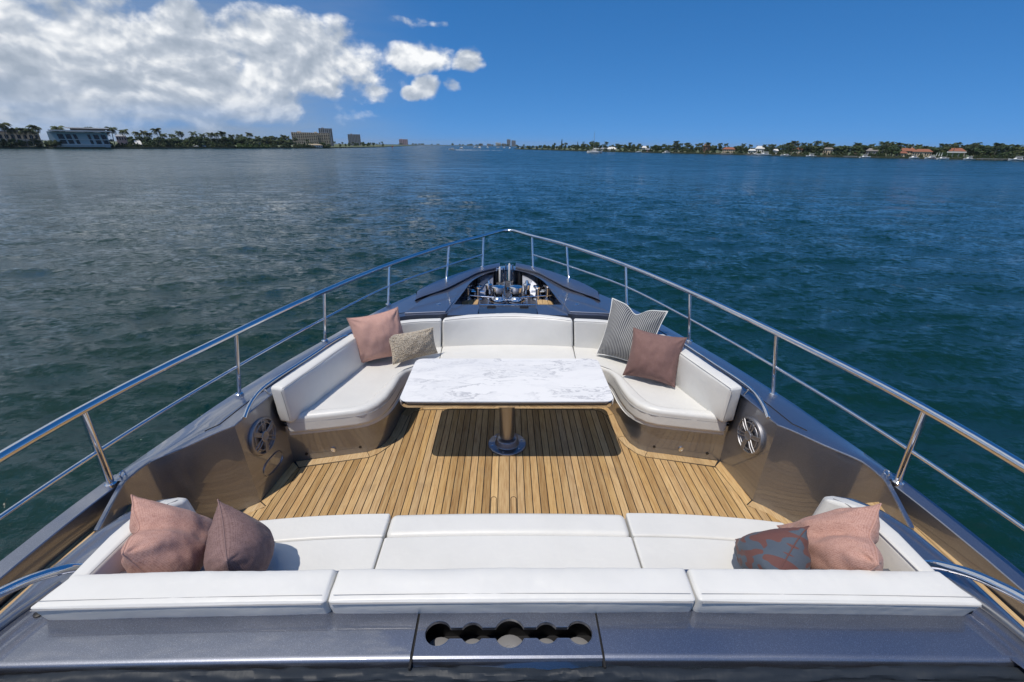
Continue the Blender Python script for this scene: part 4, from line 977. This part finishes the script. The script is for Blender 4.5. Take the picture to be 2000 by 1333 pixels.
PALM = [(bmesh_of(a, 'palm_trunk', m_pbark), bmesh_of(b, 'palm_crown', m_palm)) for a, b in (palm_mesh(s_) for s_ in range(7))]
TREE = [(bmesh_of(a, 'tree_trunk', m_bark), bmesh_of(b, 'tree_crown', m_leaf)) for a, b in (tree_mesh(20+s_, random.Random(s_).uniform(.85, 1.35)) for s_ in range(7))]
CONE = [(bmesh_of(a, 'tree_trunk', m_bark), bmesh_of(b, 'tree_crown', m_leaf)) for a, b in (tree_mesh(50+s_, .8, True, 900) for s_ in range(2))]
BIGT = [(bmesh_of(a, 'tree_trunk', m_bark), bmesh_of(b, 'tree_crown', leaf_mat('banyan_foliage', [(.2, (.05, .09, .018)), (.8, (.075, .12, .028))]))) for a, b in [tree_mesh(77, 1.55, False, 2600, .36)]]
SHRUB = [bmesh_of(shrub_mesh(s_), 'shrub_foliage', m_leaf) for s_ in range(4)]
MANG = [bmesh_of(shrub_mesh(10+s_), 'mangrove_foliage', m_mang) for s_ in range(2)]
def plant(kind, x, y, h, label, group, wid=1., z=None):
    proto = random.choice({'palm': PALM, 'tree': TREE, 'cone': CONE, 'big': BIGT}[kind])
    nm = {'palm': 'palm_tree', 'tree': 'broadleaf_tree', 'cone': 'pine_tree', 'big': 'banyan_tree'}[kind]
    t = thing(nm, label, 'palm' if kind == 'palm' else 'tree', (x, y, (LAND if z is None else z)-.1), group)
    s_ = h/10; t.scale = (s_*wid, s_*wid, s_); t.rotation_euler.z = random.uniform(0, 6.28)
    link('trunk', proto[0], None, t); link('crown', proto[1], None, t); return t
def bush(x, y, h, label, group, protos=SHRUB, w=1.):
    o = link('shrub', random.choice(protos)); o.location = (x, y, LAND-.1); o.scale = (h/10*w*1.3, h/10*w*1.3, h/10); o.rotation_euler.z = random.choice((0, PI))+jag(.3)
    return tag(o, label, 'shrub', group)
def plant_px(kind, px, top, back_, label, group, wid=1., S=LSH):
    D = interp(px, S)+back_; plant(kind, hx(px, D), D, max(2.5, (ztop(px, top, D)-LAND)*(.98 if kind != 'palm' else 1.02)), label, group, wid)
# left shore: palms one can tell apart
GA, LA = 'palms by the glass-fronted building', 'tall coconut palm on the lawn by the glass-fronted building'
for px, top in ((14, 234), (30, 246), (-12, 240), (50, 247), (62, 249), (77, 241), (112, 262), (124, 243), (181, 244), (222, 244), (213, 256)): plant_px('palm', px, top, random.uniform(2, 9) if px != 181 else 30, LA, GA, 1.05)
GB, LB = 'palms between the glass-fronted building and the hotel', 'coconut palm in the belt between the glass-fronted building and the hotel'
for px, top in ((249, 250), (272, 255), (284, 253), (295, 257), (311, 248), (324, 259), (340, 260), (357, 254), (381, 255), (397, 259), (413, 256), (424, 257), (438, 255), (453, 262), (470, 260), (488, 257), (506, 265), (520, 266), (533, 264), (555, 262), (563, 264), (578, 268), (600, 272)): plant_px('palm', px, top, random.uniform(4, 26), LB, GB)
GC, LC = 'broadleaf trees on the hotel shore', 'dark broadleaf tree in the belt beside the hotel'
for px in list(range(255, 575, 5))+[585, 605, 628, 640]: plant_px('tree', px+jag(4), random.uniform(263, 272) if px < 575 else random.uniform(274, 280), random.uniform(6, 40), LC, GC, 1.35)
GD, LD = 'small trees beyond the hotel', 'small tree on the low point beyond the hotel'
for px in (-8, 22, 38, 56, 68, 88, 97, 106, 114, 170, 178, 186, 192, 201, 210): plant_px('tree', px, random.uniform(267, 274), 3, 'small rounded tree along the seawall by the tan and aqua buildings', 'small trees by the tan and aqua buildings', 1.1)
for px in range(655, 752, 5): plant_px(random.choice(('tree', 'palm', 'tree')), px+jag(2), random.uniform(275, 281), random.uniform(5, 60), LD, GD)
for px in list(range(-20, 120, 22))+list(range(215, 640, 9)): 
    D = interp(px, LSH)+random.uniform(2, 8); bush(hx(px+jag(5), D), D, random.uniform(2.6, 5.5), 'low rounded shrub behind the seawall on the hotel shore', 'shrubs behind the hotel seawall')
for px in range(466, 526, 11):
    D = interp(px, LSH)-3; bush(hx(px, D), D, random.uniform(3.2, 4.6), 'bright green mangrove bush at the water below the palms', 'mangroves on the hotel shore', MANG)
# right shore
prof = [(1012, 284), (1060, 281), (1100, 281), (1150, 279), (1200, 279), (1250, 280), (1300, 281), (1340, 280), (1400, 281), (1450, 282), (1500, 282), (1550, 280), (1590, 278), (1640, 280), (1700, 280), (1740, 279), (1790, 282), (1850, 281), (1900, 280), (1950, 279), (2060, 280)]
GE, LE = 'broadleaf trees on the villa shore', 'dark broadleaf tree in the row behind the waterside villas'
GF, LF = 'palms on the villa shore', 'coconut palm rising above the trees behind the villas'
px = 1012
while px < 2030:
    lim = interp(px, [(a, float(b)) for a, b in prof]); house = any(a-3 < px < b+3 for a, b in ((1172, 1206), (1250, 1276), (1410, 1438), (1463, 1493), (1606, 1628), (1753, 1822), (1843, 1892)))
    plant_px('tree', px, lim+random.uniform(0, 4), random.uniform(26, 60) if house else random.uniform(8, 45), LE, GE, random.uniform(1., 1.4), RSH); px += random.uniform(6, 10)
for px in range(1016, 2030, 10):
    lim = interp(px, [(a, float(b)) for a, b in prof]); plant_px('palm', px+jag(5), lim+random.uniform(-3, 5), random.uniform(25, 60), LF, GF, 1., RSH)
for px, top in ((1320, 274), (1330, 278), (1343, 278), (1369, 278), (1382, 277), (1510, 280), (1593, 273), (1548, 274), (1540, 277), (1672, 277), (1725, 275), (1733, 274), (1752, 277), (1862, 276), (1905, 276), (1945, 277), (1616, 279)): plant_px('palm', px, top, random.uniform(5, 30), 'tall coconut palm standing out above the villa shore', 'tall palms above the villa shore', 1.1, RSH)
for px, top in ((1097, 272), (1083, 279), (1128, 277), (1138, 277), (1140, 276)): plant_px('cone', px, top, 20, 'narrow dark pine on the point near the catamaran', 'pines near the catamaran', .75, RSH)
plant_px('big', 1158, 273, 22, 'broad light green banyan behind the catamaran', 'banyans', 1.35, RSH); plant_px('big', 1805, 283, 40, 'broad light green tree behind the red-roofed villa', 'banyans', 1.2, RSH)
px = 1020
while px < 2040:
    D = interp(px, RSH)+random.uniform(3, 7); bush(hx(px, D), D, random.uniform(1.8, 4.4)*(.6 if 1750 < px < 1895 or 1400 < px < 1440 else 1), 'low shrub along the seawall of the villa shore', 'shrubs along the villa seawall'); px += random.uniform(9, 16)

# ------------------------------------------------------------------ buildings
def bmat(name, c, r=.8, **k): return mat(name, c, r, **k)[0]
b_white, b_cream, b_tan, b_aqua = bmat('white_stucco', (.62, .61, .58)), bmat('cream_stucco', (.52, .44, .33)), bmat('tan_stucco', (.36, .29, .20)), bmat('pale_aqua_panels', (.40, .48, .49), .6)
b_red, b_grey, b_pink, b_tile = bmat('terracotta_tiles', (.25, .095, .055)), bmat('grey_concrete', (.30, .31, .33)), bmat('pink_stucco', (.50, .33, .33)), bmat('grey_shingle', (.22, .20, .19))
b_glass = bmat('dark_window_glass', (.006, .009, .014), .25); b_white2 = bmat('boat_gelcoat', (.75, .75, .74), .3); b_thatch = bmat('brown_thatch', (.16, .10, .07))
UNIT = {}
def unit_box(m):
    if m.name not in UNIT: UNIT[m.name] = bmesh_of(MB().box(-.5, .5, -.5, .5, 0, 1), 'block', m)
    return UNIT[m.name]
def blk(name, m, par, x, y, z, sx, sy, sz):
    o = link(name, unit_box(m), None, par); o.location = (x, y, z); o.scale = (sx, sy, sz); return o
def span(px0, px1, D): a, b = hx(px0, D), hx(px1, D); return (a+b)/2, (b-a)*math.cos(math.atan2((a+b)/2, D))
def face(t): t.rotation_euler.z = -math.atan2(t.location.x, t.location.y); return t
def tower(px0, px1, top, D, floors, cols, wallm, label, cat='building', dep=.4, name='apartment_building', balcony=True):
    cx_, w_ = span(px0, px1, D); h_ = ztop((px0+px1)/2, top, D)-LAND
    t = face(thing(name, label, cat, (cx_, D, LAND))); d_ = w_*dep
    blk('wall', wallm, t, 0, d_/2, -.2, w_, d_, h_+.2); fh = h_/floors; cw = w_/cols
    blk('parapet', wallm, t, 0, d_/2, h_, w_*1.01, d_*1.02, fh*.16)
    blk('roof_plant', wallm, t, -w_*.2, d_/2, h_, w_*.16, d_*.4, fh*.8)
    for i in range(floors):
        if balcony: blk('balcony', wallm, t, 0, -.5, i*fh+fh*.02, w_*.96, 1.0, fh*.26)
        for j in range(cols): blk('window', b_glass, t, -w_/2+(j+.5)*cw, -.02, i*fh+fh*.30, cw*.62, .12, fh*.55)
    for j in range(0, cols+1, 2): blk('pier', wallm, t, -w_/2+j*cw, -.45, 0, cw*.16, .9, h_)
    return t
tower(572, 622, 259.5, 640, 9, 12, b_cream, 'long cream apartment hotel with rows of balconies above the palms'); tower(608, 646, 260.5, 655, 9, 9, b_cream, 'shorter cream hotel wing in front of a dark slab block')
tower(626, 652, 251.5, 760, 14, 7, b_grey, 'dark grey slab block behind the cream hotel', balcony=False); tower(681, 705, 263, 1150, 11, 8, b_grey, 'grey apartment tower standing alone beyond the hotel', balcony=True)
tower(780, 797, 272.5, 3300, 9, 5, b_pink, 'pinkish tower block far across the bay', name='tower_block')
for i, (a, b, tp, lb) in enumerate(((990, 997, 273, 'taller of the twin pale towers on the far skyline'), (999, 1007, 275, 'shorter of the twin pale towers on the far skyline'), (968, 978, 279.5, 'low pale block left of the twin towers on the far skyline'), (980, 988, 281, 'lowest pale block beside the twin towers'), (936, 943, 281, 'small pale block on the far skyline behind moored boats'), (951, 959, 281.5, 'wide pale block on the far skyline behind moored boats'))):
    tower(a, b, tp, 3350+i*40, 8 if tp < 277 else 4, 4, b_grey if i != 2 else b_white, lb, name='tower_block')
g_ = random.Random(4)
for k in range(26):
    p_ = g_.uniform(770, 1010); D = 3230+g_.uniform(0, 60); plant('tree', hx(p_, D), D, g_.uniform(9, 15), 'tiny tree on the far shore of the bay', 'trees on the far shore', 2.2)
# glass-fronted building on the left
D = 345; cx_, w_ = span(98, 214, D); h_ = ztop(150, 258, D)-LAND
t = thing('office_building', 'pale aqua building with slanted dark windows on the shore', 'building', (cx_, D, LAND)); face(t)
blk('wall', b_aqua, t, 0, 9, -.2, w_, 18, h_+.2); blk('roof', b_white, t, 2, 7, h_+.3, w_*1.06, 24, .7); blk('roof_canopy', b_white, t, 6, 9, h_+2.3, w_*.75, 16, .6); blk('penthouse', b_tile, t, 6, 10, h_+.8, w_*.6, 10, 1.7); blk('sill', b_white, t, 3, -.3, h_*.12, w_*.86, .7, .5); blk('floor_band', b_white, t, 3, -.25, h_*.47, w_*.84, .6, .35)
for x0, x1 in ((.14, .24), (.27, .36), (.40, .46), (.64, .69), (.74, .83), (.87, .96)):
    for z0, z1 in ((.20, .46), (.52, .84)):
        sh = .045*w_; xa, xb = (-.5+x0)*w_, (-.5+x1)*w_; za, zb = z0*h_, z1*h_
        off0, off1 = sh*(1-z0), sh*(1-z1)
        MB().add([(xa+off0, -.12, za), (xb+off0, -.12, za), (xb+off1, -.12, zb), (xa+off1, -.12, zb), (xa+off0, .05, za), (xb+off0, .05, za), (xb+off1, .05, zb), (xa+off1, .05, zb)], [(0, 1, 2, 3), (0, 4, 5, 1), (1, 5, 6, 2), (2, 6, 7, 3), (3, 7, 4, 0)]).build('window', b_glass, t, False)
D = 335; cx_, w_ = span(-40, 82, D); h_ = ztop(40, 259, D)-LAND
t = thing('waterfront_building', 'low tan building with a grey lower terrace behind tall palms', 'building', (cx_, D, LAND)); face(t)
blk('wall', b_tan, t, 0, 8, -.2, w_, 14, h_+.2); blk('roof', b_tile, t, 0, 8, h_, w_*1.03, 15.5, .9); blk('terrace', b_tile, t, 0, -2, -.2, w_*1.02, 8, h_*.42); blk('terrace_roof', b_grey, t, 0, -2, h_*.42, w_*1.05, 9, .6)
for k in range(10): blk('window', b_glass, t, -w_/2+(k+.5)*w_/10, .95, h_*.55, w_*.06, .2, h_*.28); blk('window', b_glass, t, -w_/2+(k+.5)*w_/10, -6.05, h_*.1, w_*.05, .2, h_*.22)
def lowhouse(px0, px1, top, back_, wallm, roofm, label, hip=.35, S=RSH, name='villa', nw=6, chim=False, floors=1):
    D = interp((px0+px1)/2, S)+back_; cx_, w_ = span(px0, px1, D); h_ = ztop((px0+px1)/2, top, D)-LAND; eh = h_*(1-hip); d_ = max(7, w_*.4)
    t = face(thing(name, label, 'house', (cx_, D, LAND))); blk('wall', wallm, t, 0, d_/2, -.2, w_, d_, eh+.2)
    o_ = .6; a, b = w_/2+o_, d_+o_
    MB().add([(-a, -o_, eh), (a, -o_, eh), (a, b, eh), (-a, b, eh), (-a*.55, d_/2, h_), (a*.55, d_/2, h_)], [(0, 1, 5, 4), (1, 2, 5), (2, 3, 4, 5), (3, 0, 4), (3, 2, 1, 0)]).build('roof', roofm, t, False)
    for fl_ in range(floors):
        for k in range(nw): blk('window' if k != nw//2 or fl_ else 'door', b_glass, t, -w_/2+(k+.5)*w_/nw, -.03, eh*((fl_+.28)/floors if (k != nw//2 or fl_) else 0.01), w_/nw*.5, .14, eh*.5/floors)
    if chim: blk('chimney', wallm, t, w_*.2, d_/2, h_*.8, .9, .9, h_*.35)
    return t
lowhouse(1756, 1790, 289.5, 24, b_cream, b_red, 'two-storey cream villa with a stepped red tile roof on a lawn', floors=2, chim=True); lowhouse(1784, 1822, 291.5, 17, b_cream, b_red, 'long red-roofed wing beside the two-storey cream villa', nw=8)
lowhouse(1752, 1774, 296, 12, b_cream, b_red, 'small red-roofed garden wing at the villa lawn', nw=4); lowhouse(1840, 1886, 289.5, 28, b_cream, b_red, 'low villa with a long orange roof behind a clipped hedge', nw=8)
lowhouse(1609, 1627, 288.5, 20, b_cream, b_tile, 'small cream house with a flat grey roof among trees', hip=.2, nw=4); lowhouse(1667, 1681, 292, 10, b_tile, b_thatch, 'little boathouse with a thatched roof', hip=.7, nw=3)
lowhouse(1693, 1716, 290, 22, b_grey, b_tile, 'grey shingled house half hidden by palms', nw=5); lowhouse(1412, 1436, 288, 16, b_cream, b_red, 'two-storey house with orange roof and pillared terrace', floors=2); lowhouse(1476, 1493, 285.5, 24, b_white, b_white, 'white house with a white hipped roof', nw=4); lowhouse(1463, 1477, 291.5, 12, b_white, b_white, 'low white pavilion in front of the white house', nw=3)
lowhouse(1511, 1521, 291.5, 14, b_white, b_white, 'tiny white cabin under palms', nw=3); lowhouse(1552, 1567, 287.5, 14, b_cream, b_red, 'narrow cream house with an orange gable', nw=3, floors=2); lowhouse(1374, 1386, 280, 30, b_thatch, b_thatch, 'tall brown thatched pavilion rising over the trees', hip=.3, nw=3)
lowhouse(1254, 1263, 285.5, 22, b_white, b_white, 'small white house on the rise', nw=3); lowhouse(1256, 1275, 290.5, 9, b_pink, b_grey, 'pinkish boathouse at the water', nw=4); lowhouse(1186, 1204, 287.5, 10, b_white, b_white, 'white tent-roofed boathouse beside the catamaran', hip=.6, nw=3); lowhouse(1173, 1186, 289, 12, b_white, b_grey, 'white cottage with grey roof by the catamaran', nw=3)
lowhouse(258, 276, 275, 8, b_white, b_white, 'white canopy roof on the promenade under palms', hip=.6, S=LSH, name='pavilion', nw=3); lowhouse(228, 248, 263, 30, b_pink, b_grey, 'pink building half hidden beside the aqua building', hip=.15, S=LSH, name='waterfront_building', nw=4, floors=2)
lowhouse(478, 490, 276, 14, b_white, b_grey, 'small white house above the mangroves', S=LSH, nw=3); lowhouse(500, 508, 277.5, 14, b_white, b_grey, 'narrow white hut above the mangroves', S=LSH, nw=2); lowhouse(596, 629, 281.5, 4, b_white, b_tan, 'long low white clubhouse below the cream hotel', S=LSH, nw=8)
# lawn bank, hedge, boat lift
D = interp(1800, RSH); cx_, w_ = span(1708, 1845, D+4)
o = tag(link('clipped_hedge', unit_box(m_leaf)), 'long dark clipped hedge beside the red-roofed villa', 'hedge'); c_, ww = span(1826, 1890, D+12); o.location = (c_, D+12, LAND-.1); o.scale = (ww, 3, 3.6)
t = thing('boat_lift', 'white boat lift roof standing on the dock by the hedge', 'boat lift'); c_, ww = span(1852, 1888, D+3); t.location = (c_, D+3, LAND); blk('roof', b_white2, t, 0, 0, 3.2, ww, 5, .9)
for sx in (-.45, 0, .45):
    for sy in (-2, 2): blk('post', b_grey, t, sx*ww, sy, -.2, .25, .25, 3.5)
for k, px in enumerate((1832, 1837, 1842)):
    c_, _ = span(px, px+1, D+2); o = thing('folded_parasol', 'slender folded white parasol on the villa dock', 'parasol', (c_, D+2, LAND), 'folded parasols on the villa dock')
    blk('pole', b_grey, o, 0, 0, -.1, .08, .08, 3.2); MB().lathe([(.28, .8), (.22, 1.6), (.05, 3.3)], n=8).build('canopy', b_white2, o)
for a, b, lb in ((1900, 2010, 'long grey dock running out beside the dark trees'), (1815, 1850, 'short dock below the folded parasols'), (1455, 1500, 'pale dock in front of the white house'), (1408, 1436, 'dock in front of the pillared terrace'), (1650, 1680, 'low dock below the thatched boathouse')):
    D = interp((a+b)/2, RSH)-4; c_, ww = span(a, b, D); t = thing('dock', lb, 'dock', (c_, D, WATER)); blk('deck', b_grey, t, 0, 0, .75, ww, 2.2, .25)
    for k in range(6): blk('pile', b_tile, t, -ww/2+(k+.5)*ww/6, -.9, -1., .3, .3, 2.2)
# ------------------------------------------------------------------ boats, cars, channel marker
def boat(px, py, L, label, rz=0., mast=0, cabin=True, name='motor_boat', D=None, top=False, cat='boat'):
    d = pdir(px, py); D = D or (CAMW.z-WATER)/(-d.z)*d.y; x = CAMW.x+d.x/d.y*D
    t = thing(name, label, cat, (x, D, WATER), rz=rz); R = []
    for s_ in np.linspace(0, 1, 9):
        w_ = L*.15*(1-max(0, (s_-.45)/.55)**2.2)+.02; y = (s_-.5)*L; zt = L*(.085+.05*s_*s_)
        R.append([Vector((y, -w_, zt)), Vector((y, -w_*.8, zt*.35)), Vector((y, 0, -.4)), Vector((y, w_*.8, zt*.35)), Vector((y, w_, zt)), Vector((y, 0, zt+.05))])
    MB().grid(R, close=True).add(R[0], [(0, 1, 2, 3, 4, 5)]).build('hull', b_white2, t)
    if cabin:
        MB().add([(a*L, b*L, c_*L) for a, b, c_ in ((-.25, -.10, .08), (.22, -.09, .09), (.22, .09, .09), (-.25, .10, .08), (-.22, -.085, .20), (.08, -.075, .20), (.08, .075, .20), (-.22, .085, .20))], [(0, 1, 5, 4), (1, 2, 6, 5), (2, 3, 7, 6), (3, 0, 4, 7), (4, 5, 6, 7)]).build('cabin', b_white2, t, False)
        for sg in (-1, 1): MB().add([(a*L, sg*b*L, c_*L) for a, b, c_ in ((-.2, .0995, .12), (.12, .093, .13), (.06, .086, .175), (-.19, .092, .175))], [(0, 1, 2, 3)]).build('window', b_glass, t, False)
    if top: blk('hardtop', b_white2, t, -.06*L, 0, .27*L, .3*L, .2*L, .02*L); [blk('hardtop_post', b_grey, t, (-.06+a*.12)*L, b*.08*L, .1*L, .015*L, .015*L, .18*L) for a in (-1, 1) for b in (-1, 1)]
    if mast: MB().tube([(.05*L, 0, .1*L), (.05*L, 0, mast)], [.10, .06], 6).build('mast', b_grey, t); MB().tube([(.04*L, 0, .24*L), (-.38*L, 0, .25*L)], .14, 6).build('boom', b_white2, t)
    return t
# catamaran at anchor
d = pdir(1161, 299.5); D = (CAMW.z-WATER)/(-d.z)*d.y; t = thing('catamaran', 'white sailing catamaran with a bare tall mast anchored off the point', 'boat', (CAMW.x+d.x/d.y*D, D, WATER), rz=2.5)
for sg in (-1, 1):
    R = []
    for s_ in np.linspace(0, 1, 9):
        w_ = .75*(1-max(0, (s_-.5)/.5)**2.5)+.03; y = (s_-.5)*12.5; zt = 1.5+.3*s_
        R.append([Vector((y, sg*2.7+a, b)) for a, b in ((-w_, zt), (-w_*.7, .3), (0, -.4), (w_*.7, .3), (w_, zt), (0, zt+.05))])
    MB().grid(R, close=True).add(R[0], [(0, 1, 2, 3, 4, 5)]).build('hull', b_white2, t)
blk('bridge_deck', b_white2, t, -.6, 0, 1.1, 7, 5, .7); blk('saloon', b_white2, t, -.4, 0, 1.8, 4.6, 3.8, 1.1); blk('saloon_window', b_glass, t, -.4, 0, 2.05, 4.66, 3.86, .55); blk('bimini', b_grey, t, -3.6, 0, 3.2, 2.6, 3.8, .14)
mh = ztop(1166, 257.5, D)-WATER; MB().tube([(1.2, 0, 1.8), (1.2, 0, mh)], [.16, .09], 8).build('mast', b_grey, t); MB().tube([(1.1, 0, 3.8), (-4.4, 0, 3.9)], .24, 8).build('boom', b_white2, t); MB().tube([(5.9, 0, 1.7), (1.2, 0, mh*.95)], .05, 5).build('forestay', b_grey, t); MB().tube([(1.2, 0, mh*.6), (1.2, 1.6, mh*.62)], .05, 5).build('spreader', b_grey, t)
bt = boat(883, 293.4, 8, 'white motor boat speeding across the bay with a foaming wake', rz=PI+.15, top=True)
m_foam, N = mat('white_foam', (.62, .66, .68), .8)
R = []
for k in range(40):
    s_ = k/39; w_ = .9+2.6*s_; y = 3+s_*55; R.append([Vector((y, -w_+jag(.4), .05+jag(.05))), Vector((y, -.3*w_, .28*(1-s_)+jag(.06))), Vector((y, .3*w_, .28*(1-s_)+jag(.06))), Vector((y, w_+jag(.4), .05+jag(.05)))])
wk = MB().grid(R).build('wake', m_foam); wk['kind'] = 'stuff'; wk['label'] = 'white foam trail behind the speeding motor boat'; wk['category'] = 'wake'; wk.location = bt.location; wk.rotation_euler.z = .15
for px, py, L, lb, ms in ((901, 290.6, 9, 'dark-masted little sloop near the speeding motor boat', 13), (936, 289.9, 14, 'largest white yacht among the moored boats', 0), (929, 289, 10, 'sloop moored close to the largest white yacht', 16), (952, 289, 11, 'sloop moored below the wide pale block', 15), (973, 289.6, 9, 'white boat moored left of the twin towers', 0), (984, 289.6, 9, 'sloop moored just left of the twin towers', 14), (996, 290.2, 10, 'white boat moored under the twin towers', 0), (1015, 290.2, 8, 'small white boat right of the twin towers', 0), (1045, 291, 9, 'low dark-windowed boat off the tree-covered point', 0), (1084, 291.8, 8, 'white runabout off the narrow pines', 0), (1089, 291.6, 7, 'smaller runabout beside another off the narrow pines', 0)):
    boat(px, py, L, lb, rz=random.uniform(.3, 2.8), mast=ms, name='sailing_boat' if ms else 'motor_boat')
for px, back_, L, lb, tp in ((1787, -9, 9, 'white motor boat passing the red-roofed villa', True), (1692, -5, 8, 'motor boat tied up left of the villa lawn', True), (1494, -5, 11, 'motor boat at the dock of the white house', True), (1476, -5, 8, 'low open boat at the dock of the white house', False), (1822, -5, 9, 'motor boat tied up below the folded parasols', True), (1846, -6, 8, 'open boat beside the boat lift', False), (1896, -6, 8, 'white boat at the end of the clipped hedge', True), (1992, -6, 10, 'white cruiser at the far end of the long grey dock', True), (1302, -5, 9, 'white cabin boat alone under the trees', True), (1535, -5, 8, 'small white boat between two docks', False), (1247, -4, 7, 'white launch at the pinkish boathouse', False), (1585, -4, 8, 'white boat moored under tall palms', True)):
    D = interp(px, RSH)+back_; boat(px, 300, L, lb, rz=random.choice((0, PI))+jag(.3), D=D, top=tp)
c_red, c_blk, c_wht, c_sil = bmat('red_car_paint', (.35, .03, .025), .3), bmat('black_car_paint', (.015, .015, .017), .25), bmat('white_car_paint', (.7, .7, .7), .3), bmat('silver_car_paint', (.4, .41, .42), .3)
for px, m_, lb in ((73, c_wht, 'white car parked under the palms by the tan building'), (100, c_blk, 'black car parked below the aqua building'), (125, c_wht, 'white car parked below the slanted windows'), (141, c_sil, 'silver car parked below the slanted windows'), (156, c_blk, 'black car parked at the middle of the aqua building'), (247, c_wht, 'white car beside the white canopy roof'), (380, c_sil, 'silver car parked in the gap of the palm belt'), (394, c_wht, 'white car parked in the gap of the palm belt')):
    D = interp(px, LSH)+5; t = thing('parked_car', lb, 'car', (hx(px, D), D, LAND))
    MB().add([(a, b, c_) for b in (-.9, .9) for a, c_ in ((-2.2, .35), (2.2, .35), (2.2, .8), (1.2, .95), (.5, 1.45), (-1.2, 1.45), (-2.0, .95), (-2.2, .9))], [tuple(range(8)), tuple(range(15, 7, -1))]+[(i, (i+1) % 8+0, (i+1) % 8+8, i+8) for i in range(8)]).build('body', m_, t, False)
    MB().add([(-1.5, -.91, .95), (.85, -.91, .95), (.4, -.91, 1.38), (-1.15, -.91, 1.38)], [(0, 1, 2, 3)]).build('window', b_glass, t, False)
    for a in (-1.4, 1.4): MB().lathe([(.34, -.95), (.34, .95)], (a, 0, .34), 12, axis=(0, 1, 0)).build('wheel', black, t)
d = pdir(767, 292.5); D = (CAMW.z-WATER)/(-d.z)*d.y; t = thing('channel_marker', 'red channel marker post standing in the open water', 'marker', (CAMW.x+d.x/d.y*D, D, WATER))
MB().tube([(0, 0, -2), (0, 0, 3.6)], .18, 8).build('pile', b_tile, t); MB().add([(-.8, -.2, 2.4), (.8, -.2, 2.4), (0, -.2, 4.0), (-.8, -.1, 2.4), (.8, -.1, 2.4), (0, -.1, 4.0)], [(0, 1, 2), (5, 4, 3), (0, 3, 4, 1), (1, 4, 5, 2), (2, 5, 3, 0)]).build('dayboard', c_red, t, False)
# ------------------------------------------------------------------ thin sea haze over the bay
hz = MB().box(-13000, 13000, -13000, 13000, WATER-3.5, 75).build('haze', None, None, False)
mh_ = bpy.data.materials.new('haze'); mh_.use_nodes = True; mh_.node_tree.nodes.clear(); NH = NT(mh_.node_tree)
ho = NH.node('ShaderNodeOutputMaterial'); pv = NH.node('ShaderNodeVolumePrincipled'); pv.inputs['Color'].default_value = rgb(.72, .82, .92); pv.inputs['Density'].default_value = 5e-5; pv.inputs['Anisotropy'].default_value = .2
NH.l.new(pv.outputs[0], ho.inputs['Volume']); hz.data.materials.append(mh_); hz['kind'] = 'stuff'; hz['label'] = 'thin blue sea haze lying over the bay'; hz['category'] = 'haze'
# ------------------------------------------------------------------ the yacht and what stands on it list together
bpy.context.view_layer.update()
for o in BOAT: o.matrix_world = HEEL @ o.matrix_world
